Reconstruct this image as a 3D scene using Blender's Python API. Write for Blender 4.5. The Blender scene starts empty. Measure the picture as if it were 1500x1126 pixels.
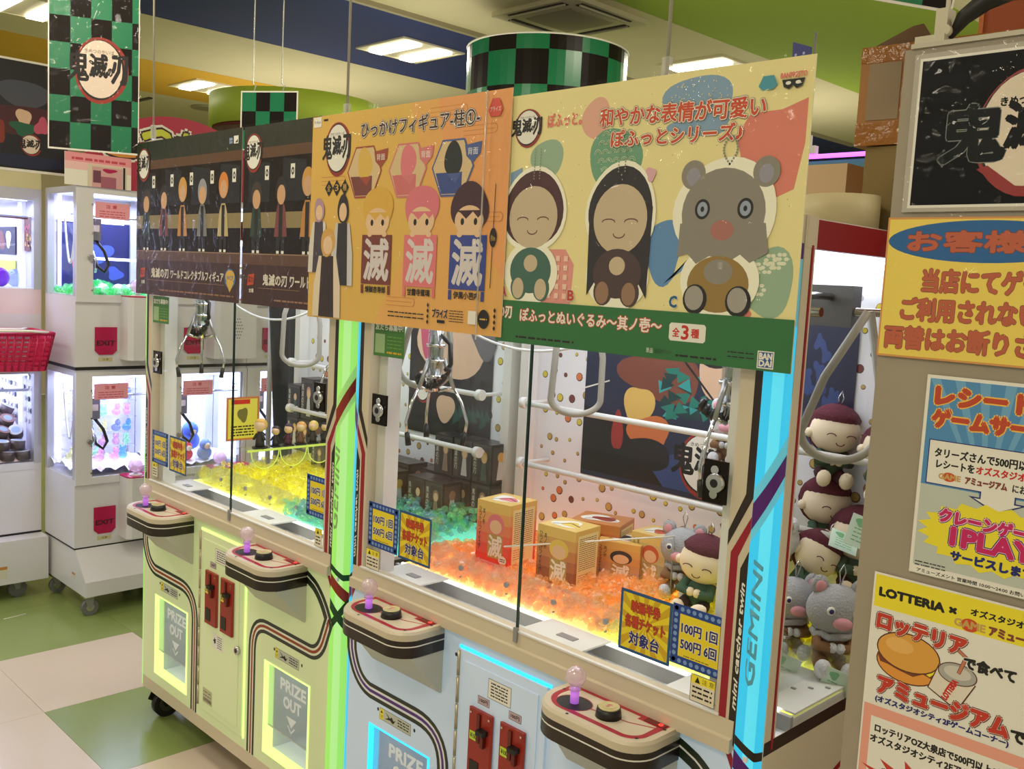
import bpy, math, random
from math import sin, cos, pi, sqrt
from mathutils import Vector, Matrix
random.seed(7)
SC = bpy.context.scene
COL = SC.collection

# ------------------------------------------------------------------ camera
RM = ((0.70061044, 0.71169871, 0.05128317), (0.11074746, -0.03745873, -0.99314241), (-0.70489717, 0.70148542, -0.1050628))
cam = bpy.data.cameras.new('camera'); co = bpy.data.objects.new('camera', cam); COL.objects.link(co)
cam.sensor_width = 36; cam.lens = 36 * 1412.75 / 1500; cam.clip_start = 0.02
m4 = Matrix(((RM[0][0], -RM[1][0], -RM[2][0], 3.32), (RM[0][1], -RM[1][1], -RM[2][1], -1.483), (RM[0][2], -RM[1][2], -RM[2][2], 1.65), (0, 0, 0, 1)))
co.matrix_world = m4
SC.camera = co

# ------------------------------------------------------------------ world, room lights, exposure
wd = bpy.data.worlds.new('world'); SC.world = wd; wd.use_nodes = True
wd.node_tree.nodes['Background'].inputs[0].default_value = (1, .93, .8, 1)
wd.node_tree.nodes['Background'].inputs[1].default_value = 0.55
SC.view_settings.view_transform = 'Standard'; SC.view_settings.look = 'None'
SC.view_settings.exposure = -0.08; SC.view_settings.gamma = 1.0; SC.view_settings.use_curve_mapping = False
SC.cycles.transparent_max_bounces = 32
SC.cycles.max_bounces = 8; SC.cycles.caustics_reflective = False; SC.cycles.caustics_refractive = False
CEIL = 3.4
def area(name, loc, sx, sy, power, color=(1, 1, 1), rot=(0, 0, 0), spread=pi):
    l = bpy.data.lights.new(name, 'AREA'); l.shape = 'RECTANGLE'; l.size = sx; l.size_y = sy; l.energy = power; l.color = color; l.spread = spread
    o = bpy.data.objects.new(name, l); COL.objects.link(o); o.location = loc; o.rotation_euler = rot
    return o
WARM = (1.0, 0.90, 0.72)
LIGHTS = [(-2.78, 3.29), (-5.72, 3.15), (-4.12, 0.92), (-1.17, 5.0), (0.3, -0.6), (2.6, -2.3), (3.9, 1.2), (1.0, 2.6), (-1.6, -2.0), (-2.4, 7.5), (4.8, -4.2), (0.6, -4.2)]
for i, (x, y) in enumerate(LIGHTS):
    area('ceiling_lamp_light', (x, y, CEIL - .03), .6, .6, 34, WARM)

UPL = [(-4.6, 3.5), (-4.6, -2.5), (-1.5, 6.5), (2.6, 4.2), (-1.2, 2.6), (5, -1)]
for x, y in UPL:   # added unseen lamps shining up to brighten the ceiling
    area('ceiling_fill_light', (x, y, 2.15), 1.6, 1.2, 22, (1.0, .93, .76), rot=(pi, 0, 0))
# ------------------------------------------------------------------ helpers
def lin(c):
    c = c / 255.0
    return c / 12.92 if c <= .04045 else ((c + .055) / 1.055) ** 2.4
MATS = {}
def mat(name, rgb=(200, 200, 200), rough=.5, metal=0, emit=0, ecol=None, alpha=1, spec=.5, coat=0, bump=0, bscale=40, trans=0, var=0, vscale=3, sss=0):
    if name in MATS: return MATS[name]
    m = bpy.data.materials.new(name); m.use_nodes = True; nt = m.node_tree; b = nt.nodes['Principled BSDF']
    c = (lin(rgb[0]), lin(rgb[1]), lin(rgb[2]), 1)
    b.inputs['Base Color'].default_value = c; b.inputs['Roughness'].default_value = rough; b.inputs['Metallic'].default_value = metal
    b.inputs['Specular IOR Level'].default_value = spec; b.inputs['Coat Weight'].default_value = coat; b.inputs['Alpha'].default_value = alpha
    b.inputs['Coat Roughness'].default_value = .08
    if trans: b.inputs['Transmission Weight'].default_value = trans
    if emit:
        e = ecol or rgb; b.inputs['Emission Color'].default_value = (lin(e[0]), lin(e[1]), lin(e[2]), 1); b.inputs['Emission Strength'].default_value = emit
    if var or bump:
        tc = nt.nodes.new('ShaderNodeTexCoord'); n = nt.nodes.new('ShaderNodeTexNoise'); n.inputs['Scale'].default_value = vscale; n.inputs['Detail'].default_value = 4
        nt.links.new(tc.outputs['Object'], n.inputs['Vector'])
        if var:
            hs = nt.nodes.new('ShaderNodeHueSaturation'); hs.inputs['Color'].default_value = c
            mr = nt.nodes.new('ShaderNodeMapRange'); mr.inputs['From Min'].default_value = .3; mr.inputs['From Max'].default_value = .7; mr.inputs['To Min'].default_value = 1 - var; mr.inputs['To Max'].default_value = 1 + var
            nt.links.new(n.outputs['Fac'], mr.inputs['Value']); nt.links.new(mr.outputs['Result'], hs.inputs['Value']); nt.links.new(hs.outputs['Color'], b.inputs['Base Color'])
        if bump:
            n2 = nt.nodes.new('ShaderNodeTexNoise'); n2.inputs['Scale'].default_value = bscale; n2.inputs['Detail'].default_value = 3
            nt.links.new(tc.outputs['Object'], n2.inputs['Vector']); bm = nt.nodes.new('ShaderNodeBump'); bm.inputs['Strength'].default_value = bump; bm.inputs['Distance'].default_value = .01
            nt.links.new(n2.outputs['Fac'], bm.inputs['Height']); nt.links.new(bm.outputs['Normal'], b.inputs['Normal'])
    MATS[name] = m
    return m
def glassmat(name, tint=(1, 1, 1), gloss=1.0, rough=0.02, base=.03, bump=0, haze=0, hazecol=(1, 1, 1)):
    """thin sheet: transparent mixed with a fresnel reflection (and a little haze)"""
    if name in MATS: return MATS[name]
    m = bpy.data.materials.new(name); m.use_nodes = True; nt = m.node_tree
    for n in list(nt.nodes): nt.nodes.remove(n)
    out = nt.nodes.new('ShaderNodeOutputMaterial'); t = nt.nodes.new('ShaderNodeBsdfTransparent'); t.inputs[0].default_value = (*tint, 1)
    g = nt.nodes.new('ShaderNodeBsdfGlossy'); g.inputs['Roughness'].default_value = rough
    f = nt.nodes.new('ShaderNodeFresnel'); f.inputs[0].default_value = 1.45; mu = nt.nodes.new('ShaderNodeMath'); mu.operation = 'MULTIPLY_ADD'; mu.inputs[1].default_value = gloss; mu.inputs[2].default_value = base
    gm = nt.nodes.new('ShaderNodeNewGeometry'); iv = nt.nodes.new('ShaderNodeMath'); iv.operation = 'SUBTRACT'; iv.inputs[0].default_value = 1; nt.links.new(gm.outputs['Backfacing'], iv.inputs[1]); fm = nt.nodes.new('ShaderNodeMath'); fm.operation = 'MULTIPLY'; nt.links.new(f.outputs[0], fm.inputs[0]); nt.links.new(iv.outputs[0], fm.inputs[1]); nt.links.new(fm.outputs[0], mu.inputs[0]); mx = nt.nodes.new('ShaderNodeMixShader'); nt.links.new(mu.outputs[0], mx.inputs[0])
    src = t
    if haze:
        d = nt.nodes.new('ShaderNodeBsdfDiffuse'); d.inputs[0].default_value = (*hazecol, 1); tr = nt.nodes.new('ShaderNodeBsdfTranslucent'); tr.inputs[0].default_value = (*hazecol, 1)
        ad = nt.nodes.new('ShaderNodeMixShader'); ad.inputs[0].default_value = .5; nt.links.new(d.outputs[0], ad.inputs[1]); nt.links.new(tr.outputs[0], ad.inputs[2])
        h = nt.nodes.new('ShaderNodeMixShader'); h.inputs[0].default_value = haze; nt.links.new(t.outputs[0], h.inputs[1]); nt.links.new(ad.outputs[0], h.inputs[2]); src = h
    if bump:
        tc = nt.nodes.new('ShaderNodeTexCoord'); n2 = nt.nodes.new('ShaderNodeTexNoise'); n2.inputs['Scale'].default_value = bump; n2.inputs['Detail'].default_value = 2; n2.inputs['Distortion'].default_value = 1.5
        nt.links.new(tc.outputs['Object'], n2.inputs['Vector']); bm = nt.nodes.new('ShaderNodeBump'); bm.inputs['Strength'].default_value = .5; bm.inputs['Distance'].default_value = .02
        nt.links.new(n2.outputs['Fac'], bm.inputs['Height']); nt.links.new(bm.outputs['Normal'], g.inputs['Normal']); nt.links.new(bm.outputs['Normal'], f.inputs['Normal'])
    nt.links.new(src.outputs[0], mx.inputs[1]); nt.links.new(g.outputs[0], mx.inputs[2]); nt.links.new(mx.outputs[0], out.inputs[0])
    MATS[name] = m
    return m
def C(name, r=200, g=200, b=200, **k): return mat(name, (r, g, b), **k)

class MB:
    def __init__(s): s.v = []; s.f = []; s.m = []; s.ms = []; s.sm = []
    def mi(s, m):
        if m not in s.ms: s.ms.append(m)
        return s.ms.index(m)
    def add(s, vs, fs, m, smooth=False):
        b = len(s.v); s.v += [tuple(v) for v in vs]; k = s.mi(m)
        for f in fs: s.f.append(tuple(b + i for i in f)); s.m.append(k); s.sm.append(smooth)
        return s
    def box(s, x0, x1, y0, y1, z0, z1, m, bev=0):
        if bev:
            b = bev
            return s.prism([(x0 + b, y0), (x1 - b, y0), (x1, y0 + b), (x1, y1 - b), (x1 - b, y1), (x0 + b, y1), (x0, y1 - b), (x0, y0 + b)], z0, z1, m)
        return s.add([(x0, y0, z0), (x1, y0, z0), (x1, y1, z0), (x0, y1, z0), (x0, y0, z1), (x1, y0, z1), (x1, y1, z1), (x0, y1, z1)],
                     [(0, 3, 2, 1), (4, 5, 6, 7), (0, 1, 5, 4), (1, 2, 6, 5), (2, 3, 7, 6), (3, 0, 4, 7)], m)
    def prism(s, pts, z0, z1, m, fn=None, smooth=False):
        """ccw polygon (a,b) extruded along c; fn maps (a,b,c)->xyz"""
        n = len(pts); fn = fn or (lambda a, b, c: (a, b, c))
        vs = [fn(a, b, z0) for a, b in pts] + [fn(a, b, z1) for a, b in pts]
        fs = [tuple(range(n - 1, -1, -1)), tuple(range(n, 2 * n))]
        s.add(vs, fs, m); b = len(s.v) - 2 * n; k = s.mi(m)
        for i in range(n):
            j = (i + 1) % n; s.f.append((b + i, b + j, b + n + j, b + n + i)); s.m.append(k); s.sm.append(smooth)
        return s
    def tube(s, pts, r, m, n=8, closed=False, cap=True):
        P = [Vector(p) for p in pts]; rs = r if isinstance(r, (list, tuple)) else [r] * len(P); vs = []; fs = []; N = len(P); up = None
        for i in range(N):
            if closed: t = P[(i + 1) % N] - P[i - 1]
            else: t = P[min(i + 1, N - 1)] - P[max(i - 1, 0)]
            t.normalize()
            if up is None: up = t.orthogonal().normalized()
            else: up = (up - t * up.dot(t)); up = up.normalized() if up.length > 1e-6 else t.orthogonal().normalized()
            w = t.cross(up)
            for k in range(n):
                a = 2 * pi * k / n; vs.append(P[i] + (up * cos(a) + w * sin(a)) * rs[i])
        for i in range(N if closed else N - 1):
            j = (i + 1) % N
            for k in range(n): l = (k + 1) % n; fs.append((i * n + k, i * n + l, j * n + l, j * n + k))
        if cap and not closed: fs.append(tuple(range(n - 1, -1, -1))); fs.append(tuple((N - 1) * n + k for k in range(n)))
        return s.add(vs, fs, m, True)
    def cyl(s, c, r, h, m, axis='z', n=20, r2=None):
        r2 = r if r2 is None else r2; x, y, z = c
        f = {'z': lambda a, b, d: (x + a, y + b, z + d), 'y': lambda a, b, d: (x + a, y + d, z + b), 'x': lambda a, b, d: (x + d, y + a, z + b)}[axis]
        vs = [f(r * cos(2 * pi * k / n), r * sin(2 * pi * k / n), 0) for k in range(n)] + [f(r2 * cos(2 * pi * k / n), r2 * sin(2 * pi * k / n), h) for k in range(n)]
        s.add(vs, [tuple(range(n - 1, -1, -1)), tuple(range(n, 2 * n))], m); b = len(s.v) - 2 * n; k0 = s.mi(m)
        for k in range(n): l = (k + 1) % n; s.f.append((b + k, b + l, b + n + l, b + n + k)); s.m.append(k0); s.sm.append(True)
        return s
    def sph(s, c, r, m, n=12, sc=(1, 1, 1), fn=None, z0=-1, z1=1):
        vs = []; fs = []; R_ = n // 2 + 1; t0 = math.asin(z0); t1 = math.asin(z1)
        for i in range(R_ + 1):
            t = t0 + (t1 - t0) * i / R_
            for k in range(n):
                a = 2 * pi * k / n; p = Vector((cos(t) * cos(a) * sc[0], cos(t) * sin(a) * sc[1], sin(t) * sc[2])) * r
                if fn: p = fn(p)
                vs.append((c[0] + p[0], c[1] + p[1], c[2] + p[2]))
        for i in range(R_):
            for k in range(n): l = (k + 1) % n; fs.append((i * n + k, i * n + l, (i + 1) * n + l, (i + 1) * n + k))
        return s.add(vs, fs, m, True)
    def xf(s, M): s.v = [tuple(M @ Vector(v)) for v in s.v]; return s
    def join(s, o, M=None):
        b = len(s.v); s.v += [tuple(M @ Vector(v)) if M else v for v in o.v]; mp = [s.mi(m) for m in o.ms]
        for f, k, q in zip(o.f, o.m, o.sm): s.f.append(tuple(b + i for i in f)); s.m.append(mp[k]); s.sm.append(q)
        return s
    def build(s, name, parent=None, kind=None, label=None):
        me = bpy.data.meshes.new(name); me.from_pydata(s.v, [], s.f)
        for m in s.ms: me.materials.append(m)
        me.polygons.foreach_set('material_index', s.m); me.polygons.foreach_set('use_smooth', s.sm); me.update()
        o = bpy.data.objects.new(name, me); COL.objects.link(o)
        if parent: o.parent = parent
        if kind: o['kind'] = kind
        if label: o['label'] = label
        return o
def tag(o, label, cat, group=None, kind=None):
    o['label'] = label; o['category'] = cat
    if group: o['group'] = group
    if kind: o['kind'] = kind
    return o
def thing(name, label, cat, loc=(0, 0, 0), group=None, rz=0):
    o = bpy.data.objects.new(name, None); COL.objects.link(o); o.location = loc; o.rotation_euler = (0, 0, rz); o.empty_display_size = .05
    return tag(o, label, cat, group)
def dup(root, loc, label=None, rot=None, scale=None):
    r = root.copy(); COL.objects.link(r); r.location = loc
    if rot: r.rotation_euler = rot
    if scale: r.scale = (scale,) * 3
    if label: r['label'] = label
    for ch in [c for c in bpy.data.objects if c.parent == root]:
        c = ch.copy(); COL.objects.link(c); c.parent = r
        for g in [q for q in bpy.data.objects if q.parent == ch]:
            d = g.copy(); COL.objects.link(d); d.parent = c
    return r

# ------------------------------------------------------------------ flat print on sheets
GL = {}
def glyphs(s, shear=0):
    if (s, shear) in GL: return GL[(s, shear)]
    cu = bpy.data.curves.new('t', 'FONT'); cu.body = s; cu.size = 1; cu.resolution_u = 2; cu.shear = shear
    ob = bpy.data.objects.new('t', cu); me = ob.to_mesh()
    vs = [(v.co.x, v.co.y) for v in me.vertices]; fs = [tuple(p.vertices) for p in me.polygons]
    ob.to_mesh_clear(); bpy.data.objects.remove(ob); bpy.data.curves.remove(cu)
    if vs:
        x0 = min(v[0] for v in vs); x1 = max(v[0] for v in vs); y0 = min(v[1] for v in vs); y1 = max(v[1] for v in vs)
        vs = [((x - x0) / max(1e-6, x1 - x0), (y - y0) / max(1e-6, y1 - y0)) for x, y in vs]
    GL[(s, shear)] = (vs, fs)
    return vs, fs
class Print:
    """layers of flat ink on a sheet: local u right, v up, out of the sheet n; mapped by fn(u,v,n)->xyz"""
    def __init__(s, fn, step=1.6e-5, start=.0003): s.b = MB(); s.fn = fn; s.n = start; s.st = 1.6e-5; s.k = 0
    def flat(s, on=True): s.st = 0 if on else 1.6e-5; s.n += 1.6e-5; return s
    def poly(s, pts, m, adv=True):
        # fan-safe: pass simple polygons
        s.b.add([s.fn(u, v, s.n) for u, v in pts], [tuple(range(len(pts)))], m)
        if adv: s.n += s.st
        return s
    def rect(s, u0, v0, u1, v1, m): return s.poly([(u0, v0), (u1, v0), (u1, v1), (u0, v1)], m)
    def ell(s, u, v, a, b_, m, n=28, t0=0, t1=2 * pi): return s.poly([(u + a * cos(t0 + (t1 - t0) * i / n), v + b_ * sin(t0 + (t1 - t0) * i / n)) for i in range(n)], m)
    def blob(s, u, v, a, b_, m, w=.15, n=30, seed=0):
        r = random.Random(seed + int(u * 1000)); p1, p2 = r.random() * 6, r.random() * 6
        return s.poly([(u + a * cos(t) * (1 + w * sin(3 * t + p1) + w * .6 * sin(2 * t + p2)), v + b_ * sin(t) * (1 + w * sin(3 * t + p1) + w * .6 * sin(2 * t + p2))) for t in [2 * pi * i / n for i in range(n)]], m)
    def star(s, u, v, a, b_, k, m, inner=.8):
        cs = [(u, v)] + [(u + a * (1 if i % 2 else inner) * cos(pi * i / k), v + b_ * (1 if i % 2 else inner) * sin(pi * i / k)) for i in range(2 * k)]
        s.b.add([s.fn(x, y, s.n) for x, y in cs], [(0, 1 + i, 1 + (i + 1) % (2 * k)) for i in range(2 * k)], m); s.n += s.st
        return s
    def rays(s, u0, v0, u1, v1, k, m):
        cx, cy = (u0 + u1) / 2, (v0 + v1) / 2; a, b_ = (u1 - u0) / 2, (v1 - v0) / 2
        def edge(t):
            c, q = cos(t), sin(t); sc = min(a / abs(c) if abs(c) > 1e-6 else 1e9, b_ / abs(q) if abs(q) > 1e-6 else 1e9); return (cx + c * sc, cy + q * sc)
        for i in range(k): s.b.add([s.fn(*p, s.n) for p in ((cx, cy), edge(2 * pi * i / k + .1), edge(2 * pi * (i + .5) / k + .1))], [(0, 1, 2)], m)
        s.n += s.st; return s
    def line(s, pts, w, m):
        for i in range(len(pts) - 1):
            a, b_ = Vector(pts[i]), Vector(pts[i + 1]); d = (b_ - a)
            if d.length < 1e-6: continue
            d.normalize(); q = Vector((-d.y, d.x)) * w / 2; e = d * w * .3
            s.b.add([s.fn(*p, s.n) for p in (a - q - e, b_ - q + e, b_ + q + e, a + q - e)], [(0, 1, 2, 3)], m)
        s.n += s.st; return s
    def ribbon(s, pts, off, w, m):
        P = [Vector(p) for p in pts]; L = []; R_ = []
        for i in range(len(P)):
            d = (P[min(i + 1, len(P) - 1)] - P[max(i - 1, 0)]).normalized(); q = Vector((-d.y, d.x)); L.append(P[i] + q * (off + w / 2)); R_.append(P[i] + q * (off - w / 2))
        vs = [s.fn(p.x, p.y, s.n) for p in L] + [s.fn(p.x, p.y, s.n) for p in R_]; n = len(P)
        s.b.add(vs, [(n + i, n + i + 1, i + 1, i) for i in range(n - 1)], m); s.n += s.st; return s
    def text(s, t, u, v, w, h, m, bold=0, out=None, shear=0, vert=False, ang=0):
        """fit text in the box; out=(material,width) outline"""
        vs, fs = glyphs(t, shear)
        if vert:
            k = len(t); hh = h / k
            for i, ch in enumerate(t): s.text(ch, u, v + h - (i + 1) * hh + hh * .06, w, hh * .88, m, bold, out)
            return s
        ca, sa = cos(ang), sin(ang)
        def put(dx, dy, mm): s.b.add([s.fn(u + (x * w) * ca - (y * h) * sa + dx, v + (x * w) * sa + (y * h) * ca + dy, s.n) for x, y in vs], fs, mm)
        if out:
            for q, (om, ow) in enumerate(out if isinstance(out, list) else [out]):
                for i in range(8):
                    put(ow * cos(i * pi / 4), ow * sin(i * pi / 4), om); s.n += s.st * .05
                s.n += s.st
        if bold:
            for i in range(6): put(bold * cos(i * pi / 3), bold * sin(i * pi / 3), m); s.n += s.st * .05
        put(0, 0, m); s.n += s.st
        return s
    def lines(s, u0, v0, u1, v1, k, m, fill=.5, seed=1):
        """tiny illegible small print as short dashes"""
        r = random.Random(seed); dv = (v1 - v0) / k
        for i in range(k):
            x = u0; y = v1 - (i + .75) * dv
            while x < u1 - .002:
                L = min(u1 - x, r.uniform(.3, 1.4) * dv * 1.6)
                s.b.add([s.fn(*p, s.n) for p in ((x, y), (x + L * .8, y), (x + L * .8, y + dv * fill), (x, y + dv * fill))], [(0, 1, 2, 3)], m); x += L
        s.n += s.st; return s
def front(x0, y, z0): return lambda u, v, n: (x0 + u, y - n, z0 + v)          # faces -Y
def side(x, y0, z0): return lambda u, v, n: (x + n, y0 + u, z0 + v)           # faces +X
def flat(x0, y0, z): return lambda u, v, n: (x0 + u, y0 + v, z + n)           # faces up

# colours used again and again
CREAM = C('cream_shell', 205, 192, 168, rough=.35)
WHITE = C('white_plastic', 224, 222, 218, rough=.4)
PWHITE = C('paper_white', 232, 228, 218, rough=.5)
GREY = C('grey_metal', 150, 150, 152, rough=.4, metal=.3)
BLACK = C('black_plastic', 18, 17, 17, rough=.4)
INK = C('ink_black', 24, 20, 20, rough=.5)
RED = C('stripe_red', 150, 20, 40, rough=.35)
MAROON = C('header_red', 140, 14, 24, rough=.4)
DARKBR = C('stripe_dark', 42, 30, 24, rough=.35)
CHROME = C('chrome', 210, 210, 210, rough=.12, metal=1)
INK_RED = C('ink_red', 200, 40, 30, rough=.5)
BRICK = C('ink_orange_red', 205, 75, 35, rough=.5)
INK_BLUE = C('ink_navy', 30, 35, 110, rough=.5)
YEL = C('ink_yellow', 238, 220, 50, rough=.4)
GOLD = C('ink_gold', 222, 178, 85, rough=.45)
PALEY = C('ink_pale_yellow', 236, 222, 160, rough=.45)
LOGORED = C('logo_red', 150, 45, 35, rough=.5)
GRN = C('check_green', 22, 118, 78, rough=.25)
CBK = C('check_black', 28, 22, 20, rough=.35, spec=.15)
FILM = glassmat('clear_film', (.985, .985, .985), .28, .06, .004, bump=14)
GLASS = glassmat('clear_glass', (.96, .98, .97), .45, .02, .012)
ACRYL = glassmat('acrylic', (.93, .95, .95), .5, .05, .03, haze=.10, hazecol=(.85, .86, .87))
ACRYLC = glassmat('acrylic_clear', (.97, .98, .98), .5, .03, .03, haze=.04)

def logo(P, cu, cv, a, b_, circ=PWHITE, ring=LOGORED, ink=INK, dark=False, kana=True):
    """round title emblem: red brushed ring, white disc, brushed title characters"""
    P.blob(cu + a * .06, cv - b_ * .04, a * 1.1, b_ * 1.08, ring, w=.02)
    P.blob(cu + a * .02, cv - b_ * .02, a * .98, b_ * .98, INK, w=.015, seed=3)
    P.ell(cu, cv, a * .93, b_ * .93, circ)
    o = [(circ, a * .035)] if dark else None
    x0 = cu - a * 1.28
    P.text('鬼', x0, cv - b_ * .42, a * .82, b_ * .95, ink, bold=a * .035, out=[(C('ink_grey', 120, 120, 120), a * .05)] if dark else None)
    P.text('滅', cu - a * .42, cv - b_ * .26, a * .74, b_ * .74, ink, bold=a * .035)
    P.text('の', cu + a * .32, cv - b_ * .2, a * .2, b_ * .26, ink, bold=a * .02)
    P.text('刃', cu + a * .5, cv - b_ * .42, a * .62, b_ * .9, ink, bold=a * .045)
    if kana and a > .02: P.text('きめつのやいば', cu - a * .62, cv + b_ * .5, a * 1.2, b_ * .13, ink)
def checks(P, u0, v0, u1, v1, cu, cv, ph=0):
    P.rect(u0, v0, u1, v1, CBK); i = 0; u = u0
    nu = math.ceil((u1 - u0) / cu); nv = math.ceil((v1 - v0) / cv)
    for i in range(nu):
        for j in range(nv):
            if (i + j + ph) % 2: continue
            a, b_, c, d = u0 + i * cu, v0 + j * cv, min(u1, u0 + (i + 1) * cu), min(v1, v0 + (j + 1) * cv)
            P.b.add([P.fn(*q, P.n) for q in ((a, b_), (c, b_), (c, d), (a, d))], [(0, 1, 2, 3)], GRN)
    P.n += P.st

# ================================================================== ROOM
CEILM = C('ceiling_cream', 214, 203, 168, rough=.8, var=.02)
FL_GREEN = C('floor_green', 134, 150, 88, rough=.22, var=.08, vscale=2.5, spec=.5)
FL_CREAM = C('floor_cream', 206, 190, 172, rough=.25, var=.03, vscale=2.5)
fb = MB(); fb.box(-9, 6, -6, 12, -.06, -.004, FL_GREEN); floor = fb.build('floor', kind='structure')
tg = {}
for key, m in (('g', FL_GREEN), ('c', FL_CREAM)):
    b = MB(); b.box(.0006, .5794, .0006, .5794, -.004, 0, m); o = b.build('tile', floor); tg[key] = o
first = {'g': True, 'c': True}
for i in range(-4, 8):
    for j in range(-3, 6):
        x = -.815 + .58 * i; y = -.27 + .575 * j
        if i == 0: k = 'c' if j <= 0 else 'g'
        elif i == 1: k = 'c' if j < 0 else 'g'
        elif i < 0: k = 'g'
        else: k = 'c' if (i % 2 == 0) == (j < 1) or j < 0 else 'g'
        if first[k]: o = tg[k]; first[k] = False
        else: o = tg[k].copy(); COL.objects.link(o)
        o.scale = (1, .575 / .58, 1); o.location = (x, y, 0)
b = MB(); b.box(-9, 6, -6, 12, CEIL, CEIL + .1, CEILM)
ceil = b.build('ceiling', kind='structure')
for nm, x0, x1, y0, y1, c in (('ceiling_stripe', -3.58, -2.05, -6, 12, (38, 52, 112)), ('ceiling_stripe', -.67, .88, -6, 12, (150, 172, 52)), ('ceiling_stripe', -6.6, -5.08, -6, 12, (222, 172, 50))):
    b = MB(); b.box(x0, x1, y0, y1, CEIL - .004, CEIL, mat('paint_%d' % c[0], c, rough=.8)); b.build(nm, ceil, label={38: 'navy blue painted band', 150: 'lime green painted band', 222: 'mustard yellow painted band'}[c[0]])
WALLM = C('wall_cream', 205, 192, 160, rough=.8)
for nm, a in (('wall_left', (-9.1, -9, -6, 12)), ('wall_back', (-9, 6, 12, 12.1))):
    b = MB(); b.box(a[0], a[1], a[2], a[3], 0, CEIL, WALLM); b.build(nm, kind='structure')
b = MB(); b.box(-1.99, -1.95, -3, 9, CEIL - .03, CEIL, C('ceiling_rail', 165, 155, 128, rough=.5)); b.build('trim_1', kind='structure')
# recessed ceiling lamps
TUBE = C('lamp_tube', 255, 250, 235, emit=9, ecol=(255, 244, 220)); TRAY = C('lamp_tray', 230, 222, 195, rough=.4)
def ceil_lamp(x, y, label):
    t = thing('ceiling_light', label, 'ceiling light', (x, y, CEIL), 'recessed ceiling lights')
    b = MB()
    for q in ((-.3, .3, -.3, -.28), (-.3, .3, .28, .3), (-.3, -.28, -.28, .28), (.28, .3, -.28, .28)): b.box(*q, -.016, 0, TRAY)
    b.build('frame', t); b = MB(); b.box(-.28, .28, -.28, .28, -.012, -.008, TRAY); b.build('reflector', t)
    for q in (-.15, .15):
        b = MB(); b.box(-.25, .25, q - .06, q + .06, -.03, -.012, TUBE); b.build('lamp_tube', t)
ceil_lamp(-2.78, 3.29, 'square recessed ceiling light in the blue ceiling band')
ceil_lamp(-5.72, 3.15, 'small bright recessed light in the yellow ceiling band')
ceil_lamp(-4.12, .92, 'recessed ceiling light above the black banner at far left')
ceil_lamp(-1.17, 5.0, 'recessed ceiling light just above the plush toy poster')
# ceiling air conditioner
t = thing('ceiling_air_conditioner', 'white square four-way ceiling air conditioner cassette with dark louvre slots', 'air conditioner', (-1.13, 3.3, CEIL))
ACM = C('ac_plastic', 205, 196, 165, rough=.5); b = MB()
b.prism([(-.36, -.36), (.36, -.36), (.36, .36), (-.36, .36)], -.03, 0, ACM); b.build('cover', t)
b = MB(); b.box(-.2, .2, -.2, .2, -.036, -.03, C('ac_grille', 160, 152, 125, rough=.6)); b.build('intake_grille', t)
for k in range(4):
    b = MB(); b.box(-.24, .24, -.33, -.27, -.034, -.03, BLACK); b.box(-.24, .24, -.31, -.30, -.045, -.03, ACM)
    o = b.build('louvre', t); o.rotation_euler = (0, 0, k * pi / 2)
# round fascia drums near the ceiling
def arcfn(cx, cy, z0, r, a0): return lambda u, v, n: (cx + (r + n) * cos(a0 + u / r), cy + (r + n) * sin(a0 + u / r), z0 + v)
t = thing('round_canopy', 'round green and black checkered canopy drum under the ceiling', 'canopy', (-1.02, 3.0, 0))
DR = .50; b = MB(); b.tube([(0, 0, 2.5), (0, 0, 3.09)], DR, CBK, n=48); b.build('drum', t); b = MB(); b.cyl((0, 0, 0), .27, 2.5, WALLM, n=40); b.build('column', t)
P = Print(arcfn(0, 0, 2.5, DR, 0)); cu = 2 * pi * DR / 16
for i in range(16):
    for j in range(3):
        for s_ in range(4):
            u0 = (i + s_ / 4) * cu; u1 = u0 + cu / 4; v0 = .59 - .09 - (j) * .2 if j else .50; v1 = v0 + .2 if j else .59; v0 = max(0, v0); v1 = min(.59, v1)
            P.b.add([P.fn(*q, .002) for q in ((u0, v0), (u1, v0), (u1, v1), (u0, v1))], [(0, 1, 2, 3)], GRN if (i + j) % 2 else CBK)
P.b.build('checkered_wrap', t)
b = MB(); b.tube([(DR * cos(a) * 1.008, DR * sin(a) * 1.008, 3.09) for a in [2 * pi * k / 48 for k in range(48)]], .006, PWHITE, closed=True, n=6); b.build('white_edging', t)
t = thing('round_canopy', 'round lime green canopy ring with dark red column below it', 'canopy', (-2.05, 1.84, 0))
b = MB(); LIME = C('canopy_lime', 165, 190, 62, rough=.6)
b.tube([(0, 0, 2.50), (0, 0, 2.69)], .52, LIME, n=48); b.build('ring', t)
b = MB(); b.cyl((0, 0, 2.48), .50, .02, C('canopy_under', 90, 20, 12, rough=.6), n=48); b.build('underside', t)
b = MB(); b.cyl((0, 0, 0), .27, 2.48, C('column_red', 120, 30, 14, rough=.6), n=40); b.build('column', t)
for (a) in (.2, 2.2, -2.1, -1.2):
    b = MB(); b.cyl((.4 * cos(a), .4 * sin(a), 2.472), .035, .01, TRAY); b.build('downlight', t)
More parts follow.
